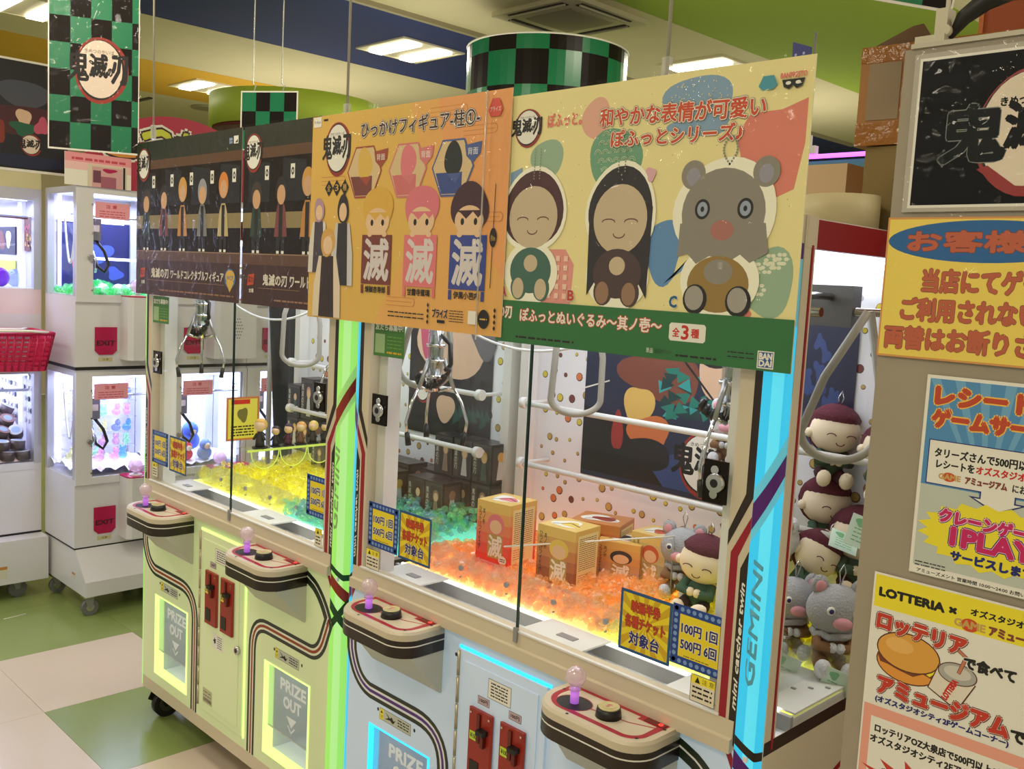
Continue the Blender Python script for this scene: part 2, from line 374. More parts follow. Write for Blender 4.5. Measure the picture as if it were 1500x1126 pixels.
# smoke detector and small vents
b = MB(); b.cyl((-6.9, 3.7, CEIL - .02), .16, .02, C('vent_grey', 150, 142, 110, rough=.6)); tag(b.build('ceiling_vent'), 'round flat ceiling vent beyond the yellow band', 'vent')
b = MB(); b.box(-7.6, -6.9, 3.05, 3.1, CEIL - .012, CEIL, BLACK); tag(b.build('slot_vent'), 'narrow black slot vent in the far left ceiling', 'vent')
b = MB(); b.box(.55, .75, 7.2, 7.8, CEIL - .012, CEIL, C('hatch_grey', 150, 145, 120)); tag(b.build('ceiling_hatch'), 'small grey slot in the ceiling left of the cardboard box', 'vent')

# ================================================================== THE TWIN CRANE GAME MACHINES
TEAL = C('shade_grey', 190, 190, 180, rough=.5)
def gem(rng):
    vs = []
    for z, r, k in ((-.7, .55, 5), (.15, 1, 5), (.75, .55, 5)):
        for i in range(k): a = 2 * pi * i / k + z; vs.append((r * cos(a), r * sin(a), z))
    fs = [(4, 3, 2, 1, 0), (10, 11, 12, 13, 14)]
    for l in (0, 5):
        for i in range(5): j = (i + 1) % 5; fs.append((l + i, l + j, l + 5 + j, l + 5 + i))
    return vs, fs
def gemmat(name, rgb=None):
    if name in MATS: return MATS[name]
    m = bpy.data.materials.new(name); m.use_nodes = True; nt = m.node_tree
    for n in list(nt.nodes): nt.nodes.remove(n)
    c = (lin(rgb[0]), lin(rgb[1]), lin(rgb[2]), 1); N = nt.nodes.new
    out = N('ShaderNodeOutputMaterial'); a = N('ShaderNodeBsdfTransparent'); a.inputs[0].default_value = tuple(q ** .25 for q in c); t = N('ShaderNodeBsdfTranslucent'); t.inputs[0].default_value = tuple(q ** .35 for q in c)
    d = N('ShaderNodeBsdfDiffuse'); d.inputs[0].default_value = tuple(q ** .6 for q in c); g = N('ShaderNodeBsdfGlossy'); g.inputs['Roughness'].default_value = .08
    m1 = N('ShaderNodeMixShader'); m1.inputs[0].default_value = .22; nt.links.new(a.outputs[0], m1.inputs[1]); nt.links.new(t.outputs[0], m1.inputs[2])
    m2 = N('ShaderNodeMixShader'); m2.inputs[0].default_value = .08; nt.links.new(m1.outputs[0], m2.inputs[1]); nt.links.new(d.outputs[0], m2.inputs[2])
    f = N('ShaderNodeFresnel'); f.inputs[0].default_value = 1.5; m3 = N('ShaderNodeMixShader'); gm = N('ShaderNodeNewGeometry'); iv = N('ShaderNodeMath'); iv.operation = 'SUBTRACT'; iv.inputs[0].default_value = 1; nt.links.new(gm.outputs['Backfacing'], iv.inputs[1]); fm = N('ShaderNodeMath'); fm.operation = 'MULTIPLY'; nt.links.new(f.outputs[0], fm.inputs[0]); nt.links.new(iv.outputs[0], fm.inputs[1]); nt.links.new(fm.outputs[0], m3.inputs[0]); nt.links.new(m2.outputs[0], m3.inputs[1]); nt.links.new(g.outputs[0], m3.inputs[2])
    nt.links.new(m3.outputs[0], out.inputs[0]); MATS[name] = m
    return m
def heap(name, label, x0, x1, y0, y1, zb, hf, n, mm, seed, size=.012, skip=None):
    r = random.Random(seed); b = MB(); gv, gf = gem(r); mm = mm if isinstance(mm, list) else [mm]
    for _ in range(n):
        x = r.uniform(x0, x1); y = r.uniform(y0, y1); h = hf(x, y)
        if skip and skip(x, y): continue
        z = zb + r.uniform(.006, max(.012, h))
        s_ = size * r.uniform(.75, 1.3); M = Matrix.Translation((x, y, z)) @ Matrix.Rotation(r.uniform(0, 6.28), 4, Vector((r.random(), r.random(), r.random() + .01)).normalized()) @ Matrix.Diagonal((s_, s_ * r.uniform(.6, 1), s_ * r.uniform(.6, 1), 1))
        b.add([M @ Vector(v) for v in gv], gf, r.choice(mm))
    return tag(b.build(name), label, 'plastic gems', kind='stuff')

def make_claw(parent, x, y, zt=1.285):
    c = bpy.data.objects.new('claw', None); COL.objects.link(c); c.parent = parent; c.location = (x, y, zt)
    b = MB(); b.cyl((0, 0, .13), .021, .17, glassmat('claw_clear', (.75, .8, .8), .8, .05, .15), n=16); b.cyl((0, 0, .115), .014, .24, CHROME, n=12)
    for z in (.15, .19, .23): b.cyl((0, 0, z), .026, .008, CHROME, n=16)
    b.cyl((0, 0, .30), .035, .05, C('carriage_grey', 120, 122, 125, rough=.4)); b.build('claw_body', c)
    for k in range(3):
        a = k * 2 * pi / 3 + .55; d = Vector((cos(a), sin(a), 0)); z = Vector((0, 0, 1)); b = MB()
        b.tube([d * .022 + z * .20, d * .052 + z * .125], .0055, C('arm_grey', 170, 172, 170, rough=.3, metal=.8), n=6)
        b.tube([d * .012 + z * .115, d * .052 + z * .128], .005, CHROME, n=6)
        b.tube([d * .05 + z * .13, d * .075 + z * .09, d * .092 + z * .04, d * .086 + z * .0], .004, CHROME, n=8)
        b.build('claw_arm', c)
        b = MB(); b.tube([d * .087 + z * .012, d * .081 + z * -.02], [.0065, .008], BLACK, n=8); b.build('rubber_tip', c)
    b = MB(); pts = [(.02, 0, .26), (.05, -.01, .25)] + [(.055 + .022 * 0, 0, .24)]
    for i in range(40):
        t_ = i / 39; a = -.1 - t_ * (pi * .95); cx, cz = 0.005, .155
        rr = .062; base = Vector((cx + rr * cos(a), -.012, cz + .045 * (1 - t_) + rr * .8 * sin(a))); w = i * 1.35
        pts.append(base + Vector((.006 * cos(w) * 1, .006 * sin(w), .006 * cos(w))))
    b.tube(pts, .0062, BLACK, n=5)
    b.build('coiled_cord', c)
    return c

def make_machine(ox, label, tube_rgb, tube_hi, panel_rgb, glow_rgb, band_rgb, key):
    T_ = thing('crane_game_machine', label, 'crane game', (ox, 0, 0), 'twin crane game machines')
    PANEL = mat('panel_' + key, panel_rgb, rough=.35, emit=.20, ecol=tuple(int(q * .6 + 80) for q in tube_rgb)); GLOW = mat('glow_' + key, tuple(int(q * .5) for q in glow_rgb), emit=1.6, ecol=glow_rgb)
    BAND = mat('band_' + key, band_rgb, rough=.35); TB = mat('tube_' + key, tuple(int(q * .55) for q in tube_rgb), rough=.3, emit=.80, ecol=tube_rgb)
    TD = mat('tube_dim_' + key, tuple(int(q * .7) for q in tube_hi), rough=.3, emit=.35, ecol=tube_hi)  # paler, dimmer tube copy: shade of its top stretch put into the colour
    TB2 = mat('tube_core_' + key, tuple(int(q * .5) for q in tube_hi), rough=.3, emit=.85, ecol={'lime': (190, 250, 150), 'cyan': (90, 232, 252)}[key])
    XL, XR, D = -.055, 1.205, .72
    # lower cabinet shell (sides, back, floor) leaving the front to the panel
    b = MB(); b.box(XL, XL + .02, .035, D, .11, .83, CREAM); b.box(XR - .02, XR, .035, D, .11, .83, CREAM); b.box(XL, XR, D - .02, D, .11, .83, CREAM); b.box(XL, XR, .03, D, .105, .125, CREAM)
    b.build('cabinet_body', T_)
    b = MB(); b.box(-.015, 1.165, .0, .03, .108, .152, CREAM); b.box(-.0, 1.15, .002, .03, .15, .153, CREAM); b.build('base_rail', T_)
    # front panel with the two prize openings
    o1, o2 = (.082, .330, .190, .480), (.832, 1.080, .190, .480)
    b = MB(); y0, y1 = 0, .03
    for q in ((-.015, o1[0], .152, .83), (o1[1], o2[0], .152, .83), (o2[1], 1.165, .152, .83)): b.box(q[0], q[1], y0, y1, q[2], q[3], PANEL)
    for o in (o1, o2): b.box(o[0], o[1], y0, y1, .152, o[2], PANEL); b.box(o[0], o[1], y0, y1, o[3], .83, PANEL)
    b.build('front_panel', T_)
    # ledge (two steps) under the glass
    b = MB(); b.prism([(-.012, .826), (.02, .826), (.03, .884), (-.002, .884), (-.004, .853), (-.012, .851)], -.012, 1.162, CREAM, fn=lambda a, z, x: (x, a, z))
    b.build('window_ledge', T_)
    b = MB(); b.box(.02, 1.13, -.004, .004, .884, .888, WHITE); b.build('glass_channel', T_)
    # corner posts with stripes and light tubes
    for sd in (0, 1):
        fx = (lambda u: u) if sd else (lambda u: 1.15 - u)
        b = MB(); xa, xb = sorted((fx(1.12), fx(1.165))); b.box(xa, xb, 0, .07, .83, 1.79, CREAM); xi0, xi1 = sorted((fx(1.085), fx(1.12))); b.box(xi0, xi1, .03, .075, .86, 1.7, WHITE)
        xs0, xs1 = sorted((fx(1.165), fx(1.205))); b.box(*sorted((fx(1.188), fx(1.205))), .035, .072, .83, 1.79, CREAM)
        if sd: b.box(1.2035, 1.2065, .058, .064, .83, 1.74, RED)
        post = b.build('corner_post', T_)
        sgn = 1 if sd else -1
        P = Print((lambda u, v, n: (u, -n, v)) if sd else (lambda u, v, n: (1.15 - u, -n, v)))
        P.ribbon([(1.1665, 1.79), (1.1585, 1.79)][:1] + [(1.1585, 1.34), (1.1585, 1.30), (1.122, 1.225)], 0, .014, DARKBR) if 0 else None
        P.poly([(1.150, 1.79), (1.165, 1.79), (1.165, 1.295), (1.12, 1.20), (1.12, 1.228), (1.150, 1.30)], DARKBR)
        P.poly([(1.165, 1.262), (1.165, 1.288 - .052), (1.1435, 1.185), (1.1435, .866), (1.165, .815), (1.165, .79), (1.128, .862), (1.128, 1.19)], RED)
        P.poly([(1.150, .862), (1.165, .835), (1.165, 1.20), (1.150, 1.165)], DARKBR)
        for q, (a_, c_) in enumerate(((.92, 1.12),)): P.text('mini catcher twin', 1.1618 if sd else 1.1532, .905, .235, .0085, PWHITE, bold=.0006, shear=.3, ang=pi / 2) if sd else P.text('mini catcher twin', 1.1618, .905, .235, .0085, PWHITE, bold=.0006, shear=.3, ang=pi / 2)
        P.b.build('stripe_decal', T_)
        # tube: bulging quarter column at the chamfered corner
        N = 10; tub = []
        for i in range(N + 1):
            t_ = i / N; u = 1.165 + .038 * t_; y = .0 + .035 * t_; bulge = .010 * sin(pi * t_); tub.append((u + bulge * .57, y - bulge * .82))
        def tf(i, z, e=0):
            u, y = tub[i]; d_ = e; return (fx(u + .57 * d_), y - .82 * d_, z)
        b = MB()
        def strip(z0, z1, m):
            vs = [tf(i, z0) for i in range(N + 1)] + [tf(i, z1) for i in range(N + 1)]; [b.add([vs[i], vs[i + 1], vs[N + 2 + i], vs[N + 1 + i]], [(0, 1, 2, 3) if sd else (3, 2, 1, 0)], (m if (m is not TB or i < 3 or i > 6) else TB2), True) for i in range(N)]
        strip(.112, 1.60, TB); strip(1.60, 1.715, TD); tb = b.build('light_tube', T_)
        b = MB(); strip(1.715, 1.742, BAND); b.build('tube_band', T_)
        def band(f0, f1, m, e):
            b = MB()
            for i in range(N):
                a, c = i / N, (i + 1) / N
                b.add([tf(i, f0(a), e), tf(i + 1, f0(c), e), tf(i + 1, f1(c), e), tf(i, f1(a), e)], [(0, 1, 2, 3) if sd else (3, 2, 1, 0)], m)
            b.build('tube_band', T_)
        PALE = mat('band_pale_' + key, tuple(int(x * .55 + 255 * .33) for x in tube_rgb), rough=.3, emit=.25, ecol=tube_rgb)
        band(lambda t: 1.215 + .10 * t, lambda t: 1.31 + .10 * t, PALE, .0006); band(lambda t: 1.238 + .10 * t, lambda t: 1.286 + .09 * t, BAND, .0012)
        band(lambda t: .845 - .03 * min(1, t * 1.4) if t < .72 else .815, lambda t: .862 - .03 * min(1, t * 1.4) if t < .72 else .832, DARKBR if key == 'cyan' else C('tube_dkgreen', 20, 70, 30), .0012)
        band(lambda t: .80 - .055 * t, lambda t: .835 - .055 * t, BAND, .0010)
        for s2 in (1, -1): band(lambda t: (.668 if s2 > 0 else .735) + s2 * .07 * t, lambda t: (.696 if s2 > 0 else .765) + s2 * .07 * t, C('tube_dkgreen', 20, 70, 30), .0014 + (.0004 if s2 > 0 else 0))
        # lettering up the tube
        PL = Print(lambda u, v, n: (fx(1.178 + u * .82), .002 - u * .1 + .016 * 0 + (-.0135) + abs(u - .012) * .45 - n, v), start=.0008)
        LET = mat('tube_letter_' + key, tuple(int(x * .4 + 70) for x in tube_rgb), rough=.4, emit=.10, ecol=tube_rgb)
        if sd: PL.text('GEMINI', .026, .965, .225, .022, LET, bold=.0012, ang=pi / 2, shear=.2); PL.b.build('tube_lettering', T_)
        b = MB(); pts = [tf(i, 0) for i in range(N + 1)]; b.prism([(p[0], p[1]) for p in pts] + [(fx(1.203), .06), (fx(1.165), .06)] if sd else [(p[0], p[1]) for p in reversed(pts)] + [(fx(1.165), .06), (fx(1.203), .06)], 1.742, 1.79, CREAM); b.build('post_cap', T_)
    # header, roof, side headers
    b = MB(); b.box(-.015, 1.165, 0, .05, 1.735, 1.79, MAROON); b.build('front_header', T_)
    for x0 in (XL, XR - .02):
        b = MB(); b.box(x0, x0 + .02, .075, D, 1.735, 1.785, MAROON); b.box(x0, x0 + .0205, .04, .075, 1.735, 1.79, CREAM); b.build('side_header', T_)
    b = MB(); b.box(XL + .02, XR - .02, .05, D, 1.765, 1.79, WHITE); b.build('roof', T_)
    LED = C('led_white', 255, 255, 255, emit=7, ecol=(235, 240, 255))
    b = MB(); b.box(.02, 1.14, .05, .09, 1.72, 1.735, LED); b.build('led_strip', T_); b = MB(); b.box(.02, 1.17, .60, .64, 1.72, 1.735, LED); b.build('led_strip', T_)
    # back wall with bubble paper, rear posts
    b = MB(); b.box(-.03, 1.19, .66, .70, .83, 1.765, C('back_white', 226, 226, 230, rough=.5)); b.build('back_wall', T_)
    for x in (-.04, 1.165):
        b = MB(); b.box(x, x + .035, .62, .66, .83, 1.74, WHITE); b.build('rear_post', T_)
    r = random.Random(4); P = Print(front(0, .6598, 0)); P.rect(.01, .86, 1.16, 1.72, C('bubble_paper', 232, 232, 238, rough=.55))
    CB = [C('bubble_yellow', 214, 196, 70), C('bubble_orange', 214, 120, 70), C('bubble_tan', 190, 160, 90), C('bubble_brown', 120, 60, 60), C('bubble_tan', 190, 160, 90)]
    for i in range(26):
        for j in range(13):
            u = .035 + i * .0445 + r.uniform(-.012, .012) + (j % 2) * .02; v = .89 + j * .062 + r.uniform(-.018, .018); s_ = r.choice((.005, .006, .009, .0105))
            if u > 1.145: continue
            vs = lambda rr, du=0, dv=0: [P.fn(u + du + rr * cos(a), v + dv + rr * 1.0 * sin(a), P.n) for a in [2 * pi * k / 10 for k in range(10)]]
            P.b.add(vs(s_ * 1.25), [tuple(range(10))], C('bubble_line', 90, 70, 50)); P.n += 3e-5; P.b.add(vs(s_, -.0008, .0008), [tuple(range(10))], r.choice(CB)); P.n -= 3e-5
    P.b.build('bubble_paper', T_)
    # hanging bars
    for z in (1.298, 1.118):
        b = MB(); b.cyl((.05, .545, z), .0085, 1.10, WHITE, axis='x', n=12); b.cyl((.05, .545, z), .017, .02, WHITE, axis='x', n=14); b.cyl((1.135, .545, z), .017, .02, WHITE, axis='x', n=14)
        for x in (.062, 1.145): b.cyl((x, .545, z), .006, .115, WHITE, axis='y', n=8)
        b.build('hanging_bar', T_)
    # play field: bed, chute area, light strip
    b = MB(); b.box(-.03, 1.19, .165, .66, .80, .852, WHITE); b.build('playfield_bed', T_)
    for (a, c, rgb, e_) in (((-.02, .62, (235, 240, 90), 1.4), (.62, 1.18, (90, 215, 190), .9)) if key == 'lime' else ((-.02, .66, (255, 186, 100), 2.1), (.66, 1.18, (245, 240, 80), 2.2))):
        b = MB(); b.box(a, c, .175, .655, .852, .856, mat('bed_light_%d' % rgb[1], rgb, emit=e_, ecol=rgb)); b.build('bed_light_panel', T_)
    b = MB(); b.box(-.01, 1.16, .160, .166, .856, .862, mat('bed_edge_light', (255, 250, 240), emit=4, ecol=(255, 250, 240))); b.build('bed_edge_light', T_)
    b = MB(); b.box(-.03, 1.19, .004, .165, .815, .825, C('chute_grey', 232, 234, 240, rough=.35)); b.box(-.03, 1.19, .155, .165, .825, .856, C('rail_grey', 170, 170, 172)); b.build('chute_tray', T_)
    for a, c in ((.03, .20), (.57, .75), (.97, 1.13)):
        b = MB(); b.box(a, c, .012, .152, .868, .872, WHITE); b.box(a, c, .006, .012, .826, .872, C('lid_edge', 190, 190, 195)); b.box(a + .08, c - .08 + .03, .08, .10, .872, .874, GREY) if c - a > .1 else None; b.build('chute_lid', T_)
    b = MB(); b.prism([(.03, .86), (1.12, .86), (1.12, .93), (.62, .945), (.20, .947), (.10, .985), (.03, .99)], .168, .171, ACRYL, fn=lambda a, z, y: (a, y, z)); fe = b.build('acrylic_fence', T_)
    for x in (.23, .40, .56, .72, .9):
        b = MB(); b.cyl((x, .163, .905), .007, .005, GREY, axis='y', n=12); b.cyl((x + .001, .163, .882), .0025, .005, GREY, axis='y', n=8); b.build('fence_screw', fe)
    b = MB(); b.prism([(.17, .86), (.47, .86), (.47, .87), (.42, .925), (.17, .95)], 1.118, 1.121, ACRYL, fn=lambda a, z, x: (x, a, z)); b.build('acrylic_side_guard', T_)
    # glass
    b = MB(); b.add([(.03, -.001, .888), (.606, -.001, .888), (.606, -.001, 1.735), (.03, -.001, 1.735)], [(0, 1, 2, 3)], GLASS); g = b.build('sliding_glass', T_)
    b = MB(); b.add([(.598, .006, .888), (1.12, .006, .888), (1.12, .006, 1.735), (.598, .006, 1.735)], [(0, 1, 2, 3)], GLASS); g2 = b.build('sliding_glass', T_)
    b = MB(); b.box(.604, .608, -.003, .003, .862, 1.735, C('glass_edge_dark', 25, 45, 42, rough=.2)); b.build('edge', g)
    b = MB(); b.box(.596, .598, .004, .008, .888, 1.735, C('glass_edge_light', 150, 185, 180, rough=.2)); b.build('edge', g2)
    b = MB(); b.box(.601, .612, -.008, -.001, .862, .895, GREY); b.build('glass_catch', T_)
    for x in (XL + .004, XR - .004):
        b = MB(); b.add([(x, .073, .852), (x, .66, .852), (x, .66, 1.735), (x, .073, 1.735)], [(0, 1, 2, 3)], GLASS); b.build('side_glass', T_)
    # rails and claws
    for z, y in ((1.625, .14), (1.625, .52)):
        b = MB(); b.cyl((-.03, y, z), .009, 1.22, CHROME, axis='x', n=10); b.build('rail', T_)
    for x in (.135, 1.022):
        b = MB(); b.cyl((x, .06, 1.655), .008, .58, CHROME, axis='y', n=10); b.box(x - .04, x + .04, .09, .19, 1.60, 1.70, C('carriage_grey', 120, 122, 125)); b.box(x - .05, x + .05, .50, .54, 1.59, 1.68, C('motor_dark', 60, 60, 55)); b.build('gantry', T_)
        make_claw(T_, x, .13, 1.245 if (key == 'cyan' and x < .5) else 1.285)
    # cable loops
    HOSE = C('hose_grey', 165, 160, 150, rough=.4); HOSEW = C('hose_white', 225, 225, 225, rough=.3)
    for (x, y, zb, w_, dx) in ((.43, .35, 1.325, .04, -.01), (1.165, .30, 1.335, .055, -.04)):
        b = MB(); pts = []
        for i in range(27):
            t_ = i / 26; a = pi + pi * t_
            zz = zb + w_ + w_ * sin(a) if 0 < t_ < 1 else zb + w_
            pts.append((x + w_ * cos(a), y + .05 * cos(a), zz))
        pts = [(x - w_ * .6 - dx * 2, y - .02, 1.63), (x - w_ - dx, y - .05, 1.50)] + pts + [(x + w_ * .98, y + .05, 1.47), (x + w_ * .5, y + .03, 1.63)]
        b.tube(pts, .0085, HOSE, n=8); b.build('cable_loop', T_)
    b = MB(); b.tube([(.02 + .5 * t_, .3 + .05 * t_, 1.53 - .22 * t_ * (1 - t_)) for t_ in [i / 16 for i in range(17)]], .004, HOSEW, n=6); b.build('white_cable', T_)
    # locks
    for x0, x1 in ((.050, .110), (1.062, 1.112)):
        b = MB(); b.box(x0, x1, -.005, .0, 1.272, 1.35, C('lock_plate', 40, 34, 28, rough=.25, metal=.8)); 
        for z in (1.333, 1.288): b.cyl(((x0 + x1) / 2, -.009, z), .008, .005, CHROME, axis='y', n=12)
        b.cyl(((x0 + x1) / 2 + .005, -.016, 1.310), .017, .014, CHROME, axis='y', n=18, r2=.019); b.cyl(((x0 + x1) / 2 + .005, -.0165, 1.31), .008, .002, BLACK, axis='y', n=12); b.build('lock', T_)
    # prize doors
    FLAP = glassmat('flap_grey', (.7, .72, .74), .6, .05, .02, haze=.45, hazecol=(.46, .48, .51)); FLET = C('flap_letter', 205, 208, 208, rough=.5, emit=.22)  # unlit letters given a slight glow to lift their contrast
    for o in (o1, o2):
        b = MB(); w_ = .0065
        b.box(o[0], o[0] + w_, -.002, .03, o[2], o[3], GLOW); b.box(o[1] - w_, o[1], -.002, .03, o[2], o[3], GLOW); b.box(o[0], o[1], -.002, .03, o[2], o[2] + w_, GLOW); b.box(o[0], o[1], -.002, .03, o[3] - w_ * .6, o[3], GLOW)
        d = b.build('prize_door', T_)
        b = MB(); IN = C('chute_inside', 205, 207, 214, rough=.5); x0, x1, z0, z1 = o
        b.box(x0, x1, .25, .255, z0, z1, IN); b.box(x0 - .003, x0, .03, .25, z0, z1, IN); b.box(x1, x1 + .003, .03, .25, z0, z1, IN); b.box(x0, x1, .03, .25, z0 - .003, z0, C('chute_floor', 230, 232, 238, rough=.5)); b.box(x0, x1, .03, .25, z1, z1 + .003, IN); b.build('chute_interior', d)
        b = MB(); b.add([(x0 + w_, .012, z0 + .085), (x1 - w_, .012, z0 + .085), (x1 - w_, .012, z1 - .006), (x0 + w_, .012, z1 - .006)], [(0, 1, 2, 3)], FLAP); b.box(x0 + w_, x1 - w_, .011, .013, z0 + .083, z0 + .087, C('flap_edge', 190, 195, 195, rough=.2)); b.build('flap', d)
        P = Print(front(x0, .0115, z0)); wz = x1 - x0
        P.text('PRIZE', .075, .222, .135, .034, FLET, bold=.0022); P.text('OUT', .093, .172, .093, .034, FLET, bold=.0022); P.poly([(.11, .15), (.165, .15), (.1375, .12)], FLET); P.line([(.12, .122), (.1375, .104), (.155, .122)], .005, FLET)
        P.b.build('flap_lettering', d)
    for o in (o1, o2): area('chute_fill_light', ((o[0] + o[1]) / 2 + ox, .14, o[3] - .004), .2, .15, .2, (.95, 1, 1))  # fill lamps added to brighten the prize chute interiors
    # lower stripes
    def path(pts): return pts
    def cv(p0, p1, p2, n=8): return [((1 - t) ** 2 * p0[0] + 2 * t * (1 - t) * p1[0] + t * t * p2[0], (1 - t) ** 2 * p0[1] + 2 * t * (1 - t) * p1[1] + t * t * p2[1]) for t in [i / n for i in range(n + 1)]]
    s1 = [(-.010, .70)] + cv((-.006, .655), (.015, .575), (.08, .567)) + cv((.27, .567), (.375, .567), (.381, .47)) + [(.381, .153)]
    s2 = [(.757, .153)] + cv((.757, .49), (.757, .582), (.84, .582)) + cv((1.07, .582), (1.12, .582), (1.14, .64)) + [(1.164, .70)]
    s3 = [(1.04, .797), (1.06, .79)] + cv((1.085, .78), (1.13, .755), (1.164, .69))
    GD = C('stripe_green_black', 30, 42, 30, rough=.35); RB = mat('stripe_mid_' + key, band_rgb, rough=.35)
    for s_, w_ in ((s1, .044), (s2, .044)):
        P = Print(front(0, 0, 0)); P.ribbon(s_, w_ / 2 - .006, .011, GD); P.ribbon(s_, -(w_ / 2 - .006), .011, GD); P.ribbon(s_, .0, .0085, RB); P.ribbon(s_, .0085, .004, PWHITE); P.ribbon(s_, -.0085, .004, PWHITE); P.b.build('panel_stripe', T_)
    P = Print(front(0, 0, 0)); P.ribbon(s3, .010, .014, GD); P.ribbon(s3, -.010, .018, GD); P.ribbon(s3, .0015, .0035, PWHITE); P.b.build('panel_stripe', T_)
    P = Print(front(0, 0, 0))
    for u, v in ((.118, .529), (.268, .527), (.885, .529), (1.035, .527), (.41, .77)): P.ell(u, v, .004, .005, INK, n=10)
    P.b.build('panel_screws', T_, kind='stuff')
    # caution plates above the prize doors
    for u in (.126, .892):
        P = Print(front(u, 0, .507)); P.rect(-.001, -.001, .128, .030, INK); P.rect(0, 0, .127, .029, C('plate_silver', 190, 195, 180, rough=.4)); P.rect(0, 0, .016, .029, YEL); P.poly([(.003, .017), (.013, .017), (.008, .025)], INK); P.text('注意', .003, .004, .010, .009, INK, vert=False)
        P.poly([(.022, .006), (.036, .013), (.032, .022), (.042, .014), (.050, .020), (.058, .012), (.066, .016), (.058, .005), (.045, .009)], INK); P.line([(.026, .023), (.045, .010), (.055, .004)], .002, INK); P.lines(.075, .004, .122, .026, 3, INK, .45)
        P.b.build('caution_plate', T_)
    # coin door
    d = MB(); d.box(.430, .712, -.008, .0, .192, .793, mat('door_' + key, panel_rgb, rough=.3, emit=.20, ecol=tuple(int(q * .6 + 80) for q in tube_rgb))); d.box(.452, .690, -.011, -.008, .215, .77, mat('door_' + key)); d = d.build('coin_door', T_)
    b = MB(); b.box(.424, .720, -.004, -.001, .793, .800, GLOW); b.box(.714, .720, -.004, -.001, .186, .796, GLOW) if key == 'lime' else None; b.build('door_glow', d)
    b = MB()
    for i in range(9): b.cyl((.430, -.009, .20 + i * .066), .0042, .062, C('hinge_metal', 190, 178, 150, rough=.3, metal=.7), n=10)
    b.build('hinge', d)
    b = MB(); b.cyl((.688, -.018, .465), .013, .010, CHROME, axis='y', n=20); b.cyl((.688, -.019, .465), .007, .003, BLACK, axis='y', n=12); b.build('key_lock', d)
    MR = C('coin_mech_red', 150, 38, 24, rough=.35)
    for i, x0 in enumerate((.482, .584)):
        b = MB(); z1 = .674; b.box(x0, x0 + .080, -.020, -.011, .500, z1, MR, bev=.004); b.box(x0 + .033, x0 + .043, -.024, -.020, .600, .668, C('coin_mech_dark_red', 100, 22, 14, rough=.4))
        b.box(x0 + .045, x0 + .068, -.038, -.020, .627, .638, BLACK); b.box(x0 + .052, x0 + .062, -.030, -.020, .596, .628, C('coin_mech_dark_red', 100, 22, 14)); b.box(x0 + .012, x0 + .042, -.0215, -.020, .512, .552, BLACK); b.box(x0 + .008, x0 + .013, -.022, -.0195, .662, .667, CHROME); b.box(x0 + .068, x0 + .073, -.022, -.0195, .662, .667, CHROME)
        mch = b.build('coin_mechanism', d)
        P = Print(front(x0 + .008, -.0202, .600)); P.rect(0, 0, .026, .021, YEL if key == 'lime' else C('tag_green', 190, 215, 60)); P.text('¥100', .003, .005, .020, .011, INK, bold=.0004); P.rect(.001, -.0, .002, .001, INK); P.b.build('price_tag', d)
        P = Print(front(x0 + .022, -.0112, .688)); P.rect(-.001, -.001, .038, .018, INK); P.rect(0, 0, .037, .017, C('plate_pink', 190, 165, 175, rough=.4)); P.text('100円', .005, .004, .027, .009, INK, bold=.0004); P.b.build('coin_label', d)
    P = Print(front(.536, -.0112, .712)); P.rect(-.001, -.001, .073, .045, INK); P.rect(0, 0, .072, .044, PWHITE); P.lines(.008, .004, .064, .040, 5, INK, .45); P.b.build('notice_plate', d)
    P = Print(front(.525, -.0112, .425)); P.rect(0, 0, .07, .052, PWHITE); P.lines(.034, .006, .064, .048, 6, INK, .4); P.star(.017, .026, .011, .013, 5, INK, .5); P.b.build('notice_plate', d)
    P = Print(front(.468, -.0112, .222)); P.rect(0, 0, .062, .05, C('label_silver', 185, 185, 150)); P.lines(.005, .022, .056, .046, 2, INK, .2); 
    for i in range(22): P.rect(.004 + i * .0025, .006, .0055 + i * .0025 - (i % 3) * .0005, .018, INK)
    P.b.build('serial_label', d)
    # control panels
    for x0 in (.088, .772):
        x1 = x0 + .278; dp = .135; zt, zb = .829, .767
        def rr(o=0):
            pts = [(x0 + o, -.001)]; rl, rrr = .075 - o, .060 - o
            for i in range(9): a = pi + pi / 2 * i / 8; pts.append((x0 + o + rl + rl * cos(a), -dp + o + rl + rl * sin(a)))
            for i in range(9): a = -pi / 2 + pi / 2 * i / 8; pts.append((x1 - o - rrr + rrr * cos(a), -dp + o + rrr + rrr * sin(a)))
            return pts + [(x1 - o, -.001)]
        b = MB(); base = rr(); top = rr(.004); n = len(base)
        zs = [zb, zb + .026, zb + .029, zb + .0415, zt - .006, zt]; ms = [DARKBR, PWHITE, DARKBR, CREAM, CREAM]
        rings = [base, base, base, base, base, top]
        for q in range(5):
            A = [(p[0], p[1], zs[q]) for p in rings[q]] + [(p[0], p[1], zs[q + 1]) for p in rings[q + 1]]
            b.add(A, [(i, (i + 1) % n, n + (i + 1) % n, n + i) for i in range(n)], ms[q], True)
        b.add([(p[0], p[1], zt) for p in top], [tuple(range(n))], CREAM)
        # wedge support below
        b.add([(p[0], p[1], zb) for p in base], [tuple(reversed(range(n)))], CREAM)
        b.add([(x0 + .004, -.001, zb), (x1 - .002, -.001, zb), (x1 - .002, -.10, zb), (x0 + .03, -.10, zb), (x0 + .004, -.001, .66), (x1 - .002, -.001, .66), (x1 - .002, -.006, .66), (x0 + .004, -.006, .66)],
              [(4, 7, 6, 5), (0, 4, 5, 1), (1, 5, 6, 2), (2, 6, 7, 3), (3, 7, 4, 0)], TEAL)
        cp = b.build('control_panel', T_)
        P = Print(flat(x0, 0, zt)); 
        PK = C('control_red', 168, 28, 52, rough=.3)
